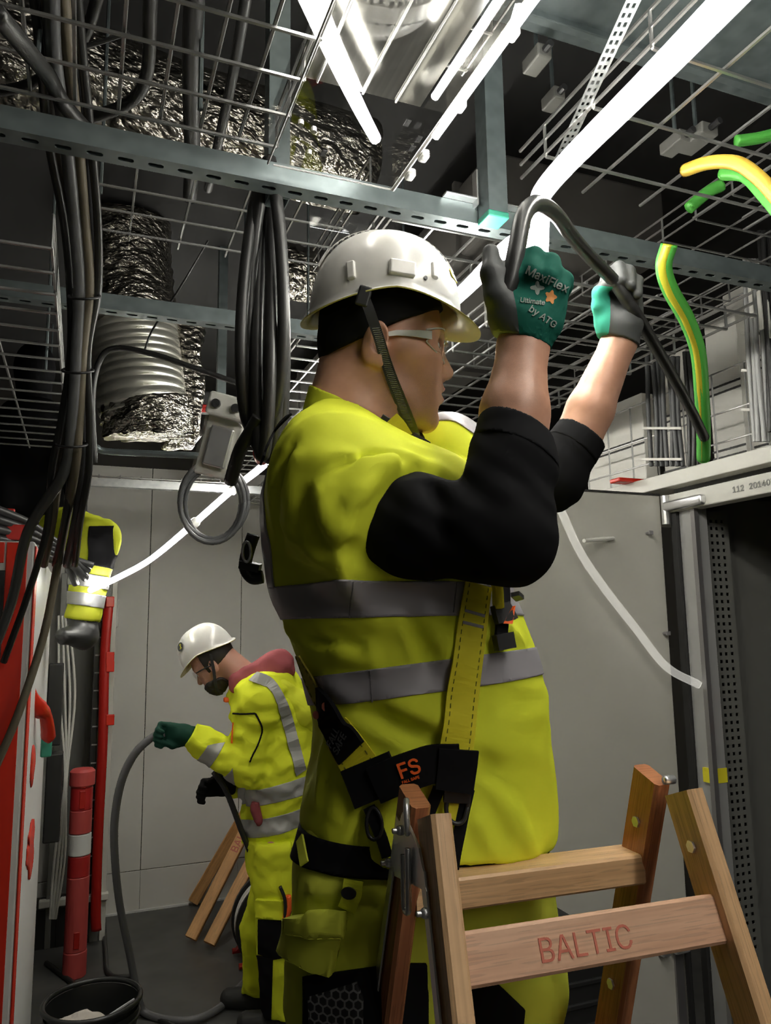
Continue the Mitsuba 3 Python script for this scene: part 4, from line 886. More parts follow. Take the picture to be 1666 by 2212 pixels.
cables(7, 1392, 770, 1470, 1010, XP - .07, 'grey_cable', 'dark grey cable in the tied bundle rising from the rack top beside the far sleeve', 'tied grey cables over the rack', .0085)
cables(3, 1475, 760, 1500, 1010, XP - .08, 'black_cable', 'black cable of the strand beside the tied grey bundle over the rack', 'black strand over the rack', .008)
cables(5, 1606, 560, 1640, 960, XP - .10, 'lightgrey_cable', 'pale cable with a paper label in the bundle at the right edge over the rack', 'pale labelled cables over the rack', .0075)
cables(6, 1636, 500, 1690, 940, XP - .12, 'black_cable', 'black cable in the outermost bundle at the right edge over the rack', 'black cables at the right edge over the rack', .010)
for px0, px1, ys in ((1392, 1470, (925, 992)), (1606, 1640, (720, 800, 885))):
    for py in ys:
        a, b = q_(px0 - 3, py, XP - .095), q_(px1 + 3, py, XP - .095); add('cable_tie', bar(a, b, .009, .006, _z), 'label_white', None, False, 'clear tie round the cables over the rack, %s' % ('on the tied grey bundle' if px0 < 1500 else 'on the pale labelled bundle'), 'cable tie', 'ties on the cable bundles over the rack ' + ('grey' if px0 < 1500 else 'pale'))
for i, (x, y, h) in enumerate(((1622, 640, 90), (1643, 670, 80), (1660, 690, 80))):
    a, b = q_(x - 8, y - h / 2, XP - .135), q_(x + 8, y + h / 2, XP - .135); add('cable_label', rbox((.006, abs(a[1] - b[1]), abs(a[2] - b[2])), .002).apply_translation(((a + b) / 2)), 'label_white', None, False, 'white paper tag on the cables at the right edge, %s of three' % ('first', 'second', 'third')[i], 'label')
# earthing cables: green tube with the yellow stripe as its part
def earth(pts, r, label, c1='earth_green', c2='earth_yellow', side=-1):
    k = thing('earthing_cable', label, 'cable'); add('sheath', tube(pts, r, 12, 10), c1, k, True)
    p = spline(pts, 10); t, x, y = frames(p); o = np.cross(t, p - EYE); o /= np.linalg.norm(o, axis=1, keepdims=True); vv = (EYE - p); vv /= np.linalg.norm(vv, axis=1, keepdims=True)
    add('stripe', tube(p + o * side * r * .12 + vv * r * .52, r * .62, 10, raw=True), c2, k, True)
earth([P(1446, 528, 1.50), P(1434, 575, 1.52), P(1448, 625, 1.55), P(1484, 690, 1.6), P(1508, 760, 1.66), P(1516, 850, 1.74), P(1520, 925, 1.82), P(1520, 990, 1.90)], .0165, 'green and yellow earthing cable snaking down to the rack top')
earth([P(1480, 368, 1.42), P(1530, 352, 1.36), P(1590, 352, 1.30), P(1640, 385, 1.26), P(1690, 440, 1.22)], .012, 'green and orange-yellow earthing cable arching at the right edge', 'earth_orange', 'earth_orange')
earth([P(1560, 375, 1.42), P(1610, 380, 1.38), P(1650, 420, 1.33), P(1700, 480, 1.28)], .012, 'green earthing cable just under the orange-yellow one', 'earth_green', 'earth_green')
add('earthing_cable', tube([P(1590, 305, 1.6), P(1640, 298, 1.6), P(1690, 285, 1.6)], .012, 8), 'earth_green', None, True, 'short green cable end above the arching earthing cables', 'cable')
add('earthing_cable', tube([P(1488, 450, 1.75), P(1530, 415, 1.75), P(1560, 400, 1.75)], .014, 8), 'earth_green', None, True, 'short green cable lying in the wire tray above the far glove', 'cable')
add('black_cable', tube([P(1090, 640, .955), P(1104, 600, .955), P(1116, 540, .962), P(1132, 465, .985), P(1160, 440, 1.02), P(1200, 462, 1.10), P(1232, 505, 1.20), P(1275, 555, 1.28), P(1322, 602, 1.322), P(1352, 645, 1.332), P(1384, 695, 1.36), P(1440, 790, 1.5), P(1490, 880, 1.68), P(1522, 945, 1.82)], .0115, 10, 10), 'black_cable', None, True, 'black cable looped over the bright light strip and held in both gloves', 'cable')
# ================================================================ overhead: struts, trays, ducts, cables
def strut(a, b, label, mat='zinc', w=.041, slots=True, hint=(0, 0, 1)):
    k = thing('strut_channel', label, 'metal strut'); a, b = np.array(a, float), np.array(b, float); L = np.linalg.norm(b - a); x, y, z = basis(b - a, hint); h = w / 2
    pg = sg.Polygon([(-h, -h), (h, -h), (h, h), (-h, h)])
    def plate(pl, fr): add('flange', place(pl, fr), mat, k)
    o = a
    for nm, ax, ay, off, sl in (('web', y, x, 0, False), ('slotted_face', y, x, 0, slots)): pass
    faces = [(x, y, False), (x, -y, False), (y, -x, slots), (y, x, False)]
    for ax, nr, sl in faces:
        pl = sg.box(-h, 0, h, L)
        if sl: pl = pl.difference(sg.MultiPolygon([sg.Point(0, s).buffer(.0055, 6).union(sg.box(-.0055, s, .0055, s + .016)).union(sg.Point(0, s + .016).buffer(.0055, 6)) for s in np.arange(.03, L - .03, .05)]))
        m = trimesh.creation.extrude_polygon(pl, .0025, engine='earcut'); zz = np.cross(ax, z); m.apply_transform(frame(ax, z, zz, o + nr * (h - .00125) - zz * .00125)); add('slotted_face' if sl else 'face', m, mat, k)
    return k
ZS, YS = 2.52, 1.29
strut((-.9, YS, ZS), (2.2, YS, ZS), 'long slotted strut crossing the ceiling right behind the clear tray')
strut((-.9, 1.98, ZS + .0), (.62, 1.98, ZS), 'slotted strut crossing in front of the silver duct, behind the black coil')
strut((-.9, 4.0, 2.42), (.9, 4.0, 2.42), 'far strut under the bent silver duct', 'galv')
vb = PA(1066, 470, 1, YS - .045)
SV = strut((vb[0], YS - .045, vb[2]), (vb[0], YS - .045, 3.25), 'upright strut hanging from the ceiling, with a green end cap', 'zinc', .043, False, (1, 0, 0))
add('end_cap', rbox((.047, .047, .014), .003).apply_translation((vb[0], YS - .045, vb[2] - .004)), 'end_cap', SV)
for s in (-1, 1): add('bracket', cat([bar((vb[0] + s * .03, YS - .03, ZS + .01), (vb[0] + s * .03, YS - .03, ZS + .085), .02, .004, (0, 1, 0)), bar((vb[0] + s * .03, YS - .03, ZS + .023), (vb[0] + s * .10, YS - .03, ZS + .023), .02, .004, (0, 1, 0))]), 'steel', SV)
vb2 = PA(600, 300, 1, YS + .04); strut((vb2[0], YS + .045, 2.50), (vb2[0], YS + .045, 3.25), 'upright strut by the clear tray, above the black cable coil', 'zinc', .041, False, (1, 0, 0))
vb3 = PA(480, 700, 1, 3.0); strut((vb3[0], 3.0, 2.30), (vb3[0], 3.0, 3.25), 'thin upright strut behind the black cable coil', 'zinc', .035, False, (1, 0, 0))
def wire_tray(name, x0, x1, y0, y1, z, side, px, py, label, r=.0028, mat='wire', sides=(1, 1)):
    """a bent-wire cable tray: every wire is real; lengthwise wires and cross wires are two parts"""
    k = thing(name, label, 'cable tray'); nx = max(1, round((x1 - x0) / px)); xs = np.linspace(x0, x1, nx + 1); ys = np.arange(y0, y1 + 1e-6, py)
    ln = [((x, y0, z), (x, y1, z)) for x in xs]
    for i, x in enumerate((x0, x1)):
        if sides[i]: ln += [((x, y0, z + side * f), (x, y1, z + side * f)) for f in (.5, 1)]
    cr = []
    for y in ys:
        p = ([(x0, y, z + side)] if sides[0] else []) + [(x0, y, z - 2 * r), (x1, y, z - 2 * r)] + ([(x1, y, z + side)] if sides[1] else []); cr += list(zip(p, p[1:]))
    add('long_wires', wires(ln, r), mat, k, kind='stuff'); add('cross_wires', wires(cr, r), mat, k, kind='stuff'); return k
wire_tray('wire_tray', -.18, .292, .52, 1.245, 2.56, .06, .0675, .0905, 'wire mesh tray over the hanging cables, left of the clear tray', .0034)
wire_tray('wire_tray', -.9, -.08, 1.45, 3.2, 2.40, .06, .14, .105, 'long wire mesh tray along the left side behind the hanging cable bundle', .0034)
wire_tray('wire_tray', .56, .66, -.4, 1.22, 2.78, .05, .05, .10, 'narrow wire tray running above the two overhead light strips', .0028)
wire_tray('wire_tray', .80, 1.40, -.2, 1.24, 2.60, .06, .15, .15, 'wide wire mesh tray overhead at the right of the brightest light strip', .0036)
wire_tray('wire_tray', 1.42, 1.9, .2, 2.6, 2.72, .06, .12, .12, 'wire mesh tray high over the rack', .003)
wire_tray('wire_tray', .98, 1.62, 1.42, 5.0, 2.50, .06, .10, .10, 'long wire mesh tray receding behind the raised hands', .0042)
wire_tray('wire_tray', .62, .95, 1.5, 5.0, 2.62, .05, .11, .12, 'wire mesh tray receding behind the white helmet', .004)
wire_tray('wire_tray', -.75, .75, 4.0, 4.25, 2.46, .06, .10, .10, 'far wire tray crossing in front of the end wall under the silver duct', .004)
wire_tray('wire_tray', -.05, .55, 1.45, 1.9, 2.66, .06, .12, .10, 'short wire mesh tray between the two slotted struts', .003)
a, b = PA(1372, -5, 2, 2.60), PA(1188, 392, 2, 2.60); x, y, z = basis(b - a, _z); L_ = np.linalg.norm(b - a)
pl = sg.box(-.011, 0, .011, L_).difference(sg.MultiPolygon([sg.box(-.0035 + sd_, s_, .0015 + sd_, s_ + .010) for s_ in np.arange(.01, L_ - .02, .018) for sd_ in (-.004, .005)]))
k = thing('perforated_rail', 'narrow perforated rail overhead, just left of the brightest light strip', 'rail'); add('strip', place(trimesh.creation.extrude_polygon(pl, .002, engine='earcut'), frame(y, z, np.cross(y, z), a)), 'galv', k)
# dark deck over the trays and ceiling void pieces
for i, (x0, x1, y0, y1, z, m, lb) in enumerate(((.60, 1.55, -.4, 1.2, 2.90, 'zinc', 'dull metal duct lying over the right wire tray'), (1.0, 1.6, 1.7, 4.6, 2.78, 'voidwall', 'dark duct over the receding wire tray'))):
    k = thing('air_duct', lb, 'duct'); add('body', rbox((x1 - x0, y1 - y0, .22), .01).apply_translation(((x0 + x1) / 2, (y0 + y1) / 2, z + .11)), m, k)
    for y in np.arange(y0 + .2, y1, .45): add('flange', rbox((x1 - x0 + .03, .02, .25), .003).apply_translation(((x0 + x1) / 2, y, z + .11)), m, k)
for px, py, s in ((1160, 130, .035), (1195, 215, .03), (1505, 300, .05), (1460, 310, .04)):
    p = PA(px, py, 2, 2.86); k = thing('junction_box', 'small pale box fixed overhead, %s' % {1160: 'first of two beside the narrow wire tray', 1195: 'second of two beside the narrow wire tray', 1505: 'nearer of two over the wide wire tray', 1460: 'farther of two over the wide wire tray'}[px], 'junction box')
    add('body', rbox((s, s * 1.8, .03), .004).apply_translation(p), 'rack_mid', k); add('stem', rod(p, V(p[0], p[1], 3.25), .005, 6), 'zinc', k); add('gland', rod(p + V(0, -s * .9, 0), p + V(0, -s * 1.5, 0), .008, 8), 'black_plastic', k)
# clear plastic tray with the light strip along its edge
AX0, AX1, AZ = .275, .515, 2.515
AC = thing('clear_tray', 'clear acrylic cable tray overhead, open end just above the white helmet', 'cable tray')
add('bottom', box(AX0, AX1, -.9, 1.22, AZ, AZ + .001), 'acrylic', AC); del scene[AC + '__bottom']
def sheet(x0, x1, y0, y1, z): return trimesh.Trimesh([[x0, y0, z], [x1, y0, z], [x1, y1, z], [x0, y1, z]], [[0, 1, 2], [0, 2, 3]], process=False)
def wall_sheet(x, y0, y1, z0, z1): return trimesh.Trimesh([[x, y0, z0], [x, y1, z0], [x, y1, z1], [x, y0, z1]], [[0, 1, 2], [0, 2, 3]], process=False)
add('bottom', sheet(AX0, AX1, -.9, 1.24, AZ), 'acrylic', AC)
add('side_wall', wall_sheet(AX0, -.9, 1.24, AZ, AZ + .09), 'acrylic', AC); add('side_wall', wall_sheet(AX1, -.9, 1.24, AZ, AZ + .09), 'acrylic', AC)
add('edge', cat([rod((AX1, -.9, AZ), (AX1, 1.24, AZ), .004, 6)]), 'label_white', AC); add('edge', rod((AX0, -.9, AZ), (AX0, 1.24, AZ), .0022, 6), 'lightgrey_cable', AC)
add('edge', rod((AX0 + .01, 1.24, AZ), (AX1, 1.24, AZ), .002, 6), 'lightgrey_cable', AC)
a, b = PA(668, 478, 1, 1.25), PA(800, 500, 1, 1.25); add('end_lip', rbox((abs(b[0] - a[0]), .004, .022), .0015).apply_translation((a + b) / 2), 'clear', AC)
for y in (.98, .82, .62, 1.12, 1.18): add('clip', rbox((.016, .022, .016), .004).apply_translation((AX1 + .010, y, AZ - .002)), 'label_white', AC, 30)
for px, py in ((650, 265), (678, 280), (668, 330)): add('screw', place(trimesh.creation.cylinder(.005, .008, sections=12), frame((1, 0, 0), (0, 1, 0), (0, 0, 1), PA(px, py, 2, AZ + .006))), 'steel_dull', AC)
# the polished liner over the clear bottom
add('liner', box(AX0 + .012, AX1 - .004, -.9, 1.10, AZ + .075, AZ + .078), 'liner', AC)
for i, x in enumerate((AX0 + .05, AX0 + .13, AX0 + .19)): add('seam', rod((x, -.9, AZ + .072), (x, 1.10, AZ + .072), .0022, 6), 'lightgrey_cable', AC)
for px, py in ((905, 300), (880, 265), (700, 330), (890, 320)): add('mark', rbox((.010, .018, .003), .001).apply_translation(PA(px, py, 2, AZ + .072)), 'black_plastic', AC)
led('light_strip', [PA(660, -20, 2, AZ + .066), PA(722, 120, 2, AZ + .066), PA(775, 230, 2, AZ + .066), PA(812, 300, 2, AZ + .066)], [.016, .011], LED_AND_STREAK, 'fat glowing tube added as the slanting reflection streak in the clear tray')  # reflected streak built as an added glowing tube inside the tray
for q0 in ((.3, 1.9, 3.12), (-.2, 1.8, 3.12), (.55, 3.1, 3.0), (.05, 2.6, 3.05)): pass
# cables above the left wire tray, and the silver foil ducts
def foil_duct(pts, r, label, mat='foil', rib=0.):
    p = spline(pts, 14); L = np.concatenate([[0], np.cumsum(np.linalg.norm(np.diff(p, axis=0), axis=1))]); rr = np.interp(np.linspace(0, 1, len(p)), np.linspace(0, 1, len(np.atleast_1d(r))), np.atleast_1d(r))
    if rib: q = np.linspace(0, L[-1], int(L[-1] / rib * 6)); p = np.stack([np.interp(q, L, p[:, j]) for j in range(3)], 1); rr = np.interp(q, L, rr) * (1 + .045 * np.abs(np.sin(q / rib * np.pi)))
    m = tube(p, rr, 40, raw=True); v = np.array(m.vertices); n = v - np.repeat(np.vstack([p]), 40, 0).tolist().__len__() * 0 if False else v
    if not rib: v = v + (meshkit.fbm(v * 22, 3, 4)[:, None] - .5) * .045 * unit(np.array([.3, .4, .5])) + (meshkit.noise(v * 40, 9)[:, None] - .5) * .02; m = trimesh.Trimesh(v, m.faces, process=False)
    k = thing('silver_duct', label, 'air duct'); add('skin', m, mat, k, True); return k
DU = foil_duct([P(262, 480, 2.95), P(262, 560, 2.95), P(270, 640, 2.95), P(288, 710, 2.93)], .185, 'bent silver air duct wrapped in foil, behind the strut on the left')
pts = [P(285, 690, 2.93), P(296, 770, 2.92), P(305, 850, 2.90), P(312, 890, 2.90)]
p = spline(pts, 20); L = np.concatenate([[0], np.cumsum(np.linalg.norm(np.diff(p, axis=0), axis=1))]); q = np.linspace(0, L[-1], 90); p = np.stack([np.interp(q, L, p[:, j]) for j in range(3)], 1)
add('ribbed_bend', tube(p, [.158 * (1 + .05 * abs(math.sin(i * .42)) ** .6) for i in range(90)], 40, raw=True), 'duct', DU, True)
m = tube([P(312, 870, 2.90), P(318, 905, 2.90), P(320, 945, 2.90)], .165, 40); v = np.array(m.vertices); m = trimesh.Trimesh(v + (meshkit.fbm(v * 26, 3, 2)[:, None] - .5) * .05, m.faces, process=False); add('foil_collar', m, 'foil', DU, True)
m = rbox((.12, .3, .50), .02).apply_translation(P(395, 830, 3.1)); m = m.subdivide().subdivide().subdivide(); v = np.array(m.vertices); add('foil_flap', trimesh.Trimesh(v + (meshkit.fbm(v * 20, 3, 6)[:, None] - .5) * .06, m.faces, process=False), 'foil', DU, True)
foil_duct([V(-.35, 1.75, 3.02), V(.1, 1.85, 3.0), V(.7, 1.9, 3.0)], .13, 'crumpled foil duct high up behind the left wire tray')
foil_duct([P(560, 560, 2.6), P(640, 590, 2.6), P(720, 600, 2.7)], .09, 'dark crumpled foil duct behind the coil and the helmet')
for pts, r, w in (([(.10, .5, 2.7), (.128, 1.128, 2.7), (.178, 1.54, 2.7), (.2, 1.75, 2.72)], .017, 'thickest of the four, running straight'), ([(.03, .7, 2.7), (.062, 1.15, 2.7), (.06, 1.385, 2.7), (-.05, 1.55, 2.72)], .012, 'curving left beside the thickest one'),
                  ([(.0, .6, 2.7), (-.018, 1.18, 2.7), (-.12, 1.42, 2.7), (-.3, 1.55, 2.72)], .010, 'leftmost of the four'), ([(.17, .7, 2.7), (.212, 1.2, 2.7), (.235, 1.7, 2.72)], .010, 'nearest to the clear tray')):
    add('black_cable', tube(pts, r, 10, 10), 'black_cable', None, True, 'black cable over the left overhead wire tray, ' + w, 'cable')
for x in (-.1, .15): add('hanger', rod((x, 1.2, 2.56), (x, 1.2, 3.25), .004, 6), 'zinc', 'wire_tray')
k = thing('ceiling_panel', 'pale panel high above the left overhead wire tray', 'panel'); add('sheet', rbox((.75, .9, .02), .004).apply_translation((.05, .75, 3.1)), 'label_white', k); add('edge', rbox((.77, .03, .03), .004).apply_translation((.05, 1.2, 3.09)), 'zinc', k)
# the bundle of cables hanging down on the left
B0 = [(118, -30, 1.15), (128, 120, 1.25), (150, 300, 1.42), (172, 480, 1.55), (182, 620, 1.62), (172, 760, 1.66), (160, 900, 1.70), (150, 1020, 1.75), (135, 1130, 1.85), (118, 1220, 2.0)]
offs = [(-38, 0), (-24, .03), (-10, -.02), (4, .02), (16, -.01), (30, .03), (42, .0)]
for i, (dx, dd) in enumerate(offs):
    pts = [P(x + dx * (1.15 if j < 3 else 1 - .55 * math.exp(-((j - 5) / 1.2) ** 2)) + RNG.uniform(-5, 5), y, d + dd) for j, (x, y, d) in enumerate(B0)]
    if i in (0, 2): pts = pts[:8] + [P(100 - 20 * i, 1150, 1.85), P(55 - 15 * i, 1300, 1.95), P(8 - 16 * i, 1430, 2.0)]
    if i == 4: pts = pts[:8] + [P(128, 1200, 2.0), P(95, 1370, 2.02), P(40, 1540, 1.98), P(-20, 1680, 1.95)]
    add('hanging_cable', tube(pts, .0085 + .002 * (i % 3), 8, 8), ('black_cable', 'brown_cable', 'grey_cable')[i % 3], None, True, ('black', 'brown', 'grey')[i % 3] + ' cable in the bundle hanging from the ceiling at the left', 'cable', 'hanging bundle at the left, ' + ('black', 'brown', 'grey')[i % 3] + ' cables')
for y, x, d in ((640, 182, 1.60), (800, 168, 1.66), (960, 154, 1.70)): add('cable_tie', tube([P(x + 34 * math.cos(a), y + 6 * math.sin(a), d - .05 * math.sin(a) + .005) for a in np.linspace(0, 2 * np.pi, 17)], .0028, 6, 1, raw=True), 'black_plastic', None, True, 'black tie round the cable bundle hanging at the left', 'cable tie', 'ties on the hanging bundle')
add('black_cable', tube([P(-10, 25, 1.0), P(60, 110, 1.1), P(105, 165, 1.2), P(150, 240, 1.3), P(250, 330, 1.45), P(350, 320, 1.5)], .013, 8), 'black_cable', None, True, 'black cable crossing from the top left corner to the hanging bundle', 'cable')
add('cable_tail', tube([P(140, 105, 1.28), P(200, 96, 1.28), P(280, 70, 1.28)], .004, 6), 'black_cable', None, True, 'thin cable tail sticking out of the hanging bundle near the top', 'cable')
add('black_cable', tube([P(205, 1000, 2.3), P(200, 860, 2.3), P(215, 780, 2.3), P(250, 752, 2.3), P(330, 765, 2.3), P(420, 795, 2.3), P(520, 830, 2.3)], .009, 8), 'black_cable', None, True, 'black cable arching before the ribbed silver duct', 'cable')
add('thin_wire', tube([P(450, 520, 2.2), P(390, 620, 2.2), P(330, 712, 2.3), P(310, 765, 2.3)], .003, 5), 'black_cable', None, True, 'thin black wire slanting before the silver duct', 'wire')
add('conduit', tube([P(205, 965, 2.6), P(230, 975, 2.62), P(330, 980, 2.64), P(430, 984, 2.66)], .012, 8), 'zinc', None, True, 'grey conduit bending under the silver duct', 'pipe')
for kk, x, y, z in (('silver_duct', -.02, 3.0, 3.0), ('silver_duct_001', .2, 1.87, 3.05), ('silver_duct_002', .50, 2.62, 2.4)): add('hanger', rod((x, y, z), (x, y, 3.25), .005, 6), 'zinc', kk)
for kk, x, y, z in (('wire_tray_005', .98, 2.6, 2.5), ('wire_tray_006', .62, 2.2, 2.6), ('wire_tray_006', .95, 2.2, 2.6), ('wire_tray_007', -.2, 4.1, 2.46), ('wire_tray_008', .0, 1.7, 2.66), ('wire_tray_004', 1.6, 1.0, 2.7), ('wire_tray_003', 1.4, .9, 2.6), ('wire_tray_002', .6, .9, 2.78), ('wire_tray_001', -.12, 2.2, 2.4), ('clear_tray', AX0, .9, AZ + .06), ('clear_tray', AX1, .4, AZ + .06)): add('hanger', rod((x, y, z), (x, y, 3.25), .004, 6), 'zinc', kk)
# black coil hanging by the clear tray
CO = 'thick black cable loop of the coil hanging from the strut, left of the white helmet'
lps = [(508, 590, 930, .0), (524, 600, 965, .02), (548, 585, 985, -.02), (560, 604, 990, .01), (530, 618, 920, -.03), (574, 622, 950, .03)]
for i, (xl, xr, yb, dd) in enumerate(lps):
    t = np.linspace(0, 2 * np.pi, 25); cx, hw_ = (xl + xr) / 2, (xr - xl) / 2
    pts = [P(583 + (cx - 583) * (.5 - .5 * math.cos(a)) ** .5 + hw_ * math.sin(a) * (.5 - .5 * math.cos(a)) ** .30, 345 + (yb - 345) * (.5 - .5 * math.cos(a)), 1.50 + dd + .03 * math.sin(a + i)) for a in t]
    add('coil_loop', tube(pts, .0125, 10, 4), 'black_cable', None, True, CO, 'cable', 'loops of the hanging black coil')
add('cable_tie', cat([tube([P(585 + 20 * math.cos(a), 390 + 5 * math.sin(a), 1.50 - .045 * math.sin(a)) for a in np.linspace(0, 2 * np.pi, 17)], .004, 6, 1, raw=True), rod(P(590, 330, 1.5), P(598, 385, 1.5), .018, 10)]), 'black_plastic', None, True, 'black tie gathering the top of the hanging coil', 'cable tie')
CE = add('coil_end', tube([P(560, 900, 1.46), P(540, 935, 1.47), P(518, 975, 1.49), P(498, 1040, 1.55)], .0135, 10), 'black_cable', None, True, 'end of the black coil with printed letters, beside the light strip', 'cable')
deco('WOH CABLE', P(508, 1012, 1.505) - FWD * .002, UP * .85 + RT * .5, UP * .5 - RT * .85, .009, 'lightgrey_cable', CE)
add('tape', rod(P(562, 978, 1.52), P(565, 990, 1.60), .015, 12), 'red_tape', None, True, 'small red tape band at the lower end of the black coil', 'tape')
# grey coil on a hook below, and the clear lamp housing
for i, (ox, oy, rx, ry) in enumerate(((458, 1085, 70, 88), (455, 1090, 66, 80), (462, 1082, 74, 82), (460, 1088, 60, 76))):
    pts = [P(ox + rx * math.cos(a), oy + ry * math.sin(a), 2.75 + .02 * i + .02 * math.cos(a)) for a in np.linspace(0, 2 * np.pi, 29)]
    add('grey_coil_loop', tube(pts, .0085, 8, 1, raw=True), 'grey_cable', None, True, 'grey loop of the cable coil hanging behind the far light strip', 'cable', 'loops of the hanging grey coil')
EL = thing('emergency_lamp', 'clear-covered emergency lamp tilted behind the black coil', 'lamp')
a, b = P(500, 860, 2.3), P(455, 1030, 2.3); x, y, z = basis(b - a, -FWD); L = np.linalg.norm(b - a)
add('base', place(rbox((.03, .115, L), .006, 3), frame(x, y, z, (a + b) / 2 - x * .03)), 'label_white', EL, 30); add('head', place(rbox((.07, .12, .07), .01, 3), frame(x, y, z, a + z * .03)), 'label_white', EL, 30)
add('cover', place(rbox((.07, .105, L * .72), .012, 3), frame(x, y, z, a + z * L * .62 + x * .015)), 'clear', EL)
add('tray', place(rbox((.02, .07, L * .5), .006, 3), frame(x, y, z, a + z * L * .62)), 'steel', EL)
for s in (-.03, .03): add('knob', place(trimesh.creation.cylinder(.013, .02, sections=16), frame(y, z, x, a + z * .03 + x * .04 + y * s)), 'black_plastic', EL, 30)
k = thing('wall_device', 'small red-edged device on the dark wall behind the emergency lamp', 'device'); add('body', rbox((.16, .05, .10), .01).apply_translation(P(440, 870, 3.4)), 'black_plastic', k); add('red_face', rbox((.15, .01, .035), .004).apply_translation(P(440, 882, 3.36)), 'red_paint', k)
# ================================================================ left side: wrapped rack, open rack frame, bollard, bucket
RA = thing('wrapped_rack', 'white-wrapped rack edged with red tape at the left edge', 'rack')
ax1, ay0, ay1, az = -.128, 2.30, 3.70, 1.94
add('body', rbox((.62, ay1 - ay0, az), .006).apply_translation((ax1 - .31, (ay0 + ay1) / 2, az / 2)), 'white_sheet', RA)
def tape(x0, x1, y0, y1, z0, z1): add('red_tape', rbox((max(x1 - x0, .004), max(y1 - y0, .004), z1 - z0), .0015).apply_translation(((x0 + x1) / 2, (y0 + y1) / 2, (z0 + z1) / 2)), 'red_tape', RA)
tape(ax1 - .070, ax1 - .018, ay0 - .004, ay0, .02, az - .004); tape(ax1 - .40, ax1 - .075, ay0 - .004, ay0, az - .06, az - .004); tape(ax1 - .135, ax1 - .095, ay0 - .006, ay0 - .002, .02, az - .06)
tape(ax1, ax1 + .004, ay0 + .0, ay0 + .10, .02, az - .012)
add('gap', box(ax1 - .094, ax1 - .071, ay0 - .003, ay0, .02, az - .08), 'rack_dark', RA)
for y, z, w in ((ay0 + .55, 1.02, .20), (ay0 + .62, .95, .10), (ay0 + .40, 1.28, .06)):
    m = trimesh.creation.icosphere(3, 1.0); m.apply_scale((.008, w, .06)); v = np.array(m.vertices); m = trimesh.Trimesh(v * (1 + .4 * (meshkit.noise(v * 30 + y, 3)[:, None] - .5)), m.faces, process=False); add('tape_tear', m.apply_translation((ax1 + .002, y, z)), 'red_tape', RA, True)
a = P(70, 1500, 2.45); SRF = add('tape_bundle', tube([P(60, 1440, 2.42), P(64, 1500, 2.42), P(82, 1530, 2.46), P(98, 1545, 2.5), P(104, 1590, 2.55), P(96, 1600, 2.55)], [.012, .022, .03, .02, .024, .008], 10, 6), 'red_tape', RA, True)
add('green_clip', rbox((.035, .03, .07), .006).apply_translation(P(100, 1612, 2.6)), 'end_cap', RA, 30)
for px, py in ((35, 1150), (10, 1115)): add('red_tag', rbox((.06, .02, .05), .004).apply_translation(P(px, py, 2.5)), 'red_paint', RA)
# open rack frame by the end wall
YB = 4.80
def b_(px, py, y=YB): return PA(px, py, 1, y)
RB = thing('rack_frame', 'open rack frame with pale cables inside, between the wrapped rack and the end wall', 'rack')
xl, xr = b_(118, 1700)[0], b_(222, 1700)[0]
zt = 2.02
for x, m, w in ((xl, 'rack_mid', .03), (xl + .05, 'rack_dark', .02), (xr - .06, 'rack_dark', .035), (xr - .02, 'rack_mid', .045), (xr + .025, 'rack_paint', .03)): add('post', rbox((w, .05, zt), .003).apply_translation((x, YB, zt / 2)), m, RB)
add('back_panel', box(xl, xr, YB + .22, YB + .23, .2, zt), 'rack_mid', RB); add('side_panel', box(xl - .3, xl - .28, YB - .5, YB + .22, 0, zt), 'rack_dark', RB)
add('base_rail', rbox((xr - xl + .1, .05, .035), .004).apply_translation(((xl + xr) / 2, YB - .03, .235)), 'rack_paint', RB); add('plinth', box(xl - .1, xr - .06, YB - .02, YB + .2, 0, .2), 'rack_dark', RB); add('top_rail', box(xl, xr, YB - .03, YB + .2, zt, zt + .03), 'rack_dark', RB)
for z in np.arange(.35, 1.95, .10): add('rung', rbox((.03, .012, .008), .002).apply_translation((xr - .055, YB - .022, z)), 'rail_grey', RB)
add('black_device', rbox((.075, .10, .42), .006).apply_translation(b_(115, 1720, 4.3)), 'black_plastic', RB); add('black_device', rbox((.07, .1, .40), .006).apply_translation(b_(118, 1520, 4.3)), 'black_plastic', RB)
for i, px in enumerate((128, 136, 143, 150)): add('pale_cable', tube([b_(px - 2, 1330, 4.6), b_(px + 4 * i, 1500, 4.6), b_(px + 6 * (2 - i), 1680, 4.6), b_(px - 10, 1850, 4.6), b_(108 + 4 * i, 1985, 4.6)], .007, 6, 6), 'label_white', None, True, 'pale cable hanging inside the open rack frame by the end wall', 'cable', 'pale cables in the open rack frame')
add('red_strap', tube([b_(236, 1290, 4.7), b_(226, 1420, 4.7), b_(222, 1600, 4.7), b_(212, 1800, 4.7), b_(207, 1960, 4.7), b_(208, 2010, 4.7)], .018, 8, 6, 1.6), 'red_paint', None, True, 'red strap hanging down the open rack frame by the end wall', 'strap')
for py in (1420, 1440, 1555, 1300): add('red_tag', rbox((.045, .012, .06), .004).apply_translation(b_(238, py, 4.68)), 'red_tape', RB)
add('switch_plate', rbox((.045, .02, .17), .004).apply_translation(b_(249, 1325, 5.12)), 'label_white', None, 30, 'pale switch plate on the end wall beside the red strap', 'switch')
BO = thing('bollard', 'red plastic bollard with a white band standing before the open rack frame', 'bollard')
bp = PA(160, 2108, 2, 0); bh = .99
def ring_(z0, z1, r, mat, name='body', bev=.004): add(name, lathe([(0, z0), (r - bev, z0), (r, z0 + bev), (r, z1 - bev), (r - bev, z1), (0, z1)], 40).apply_translation(bp), mat, BO, 40)
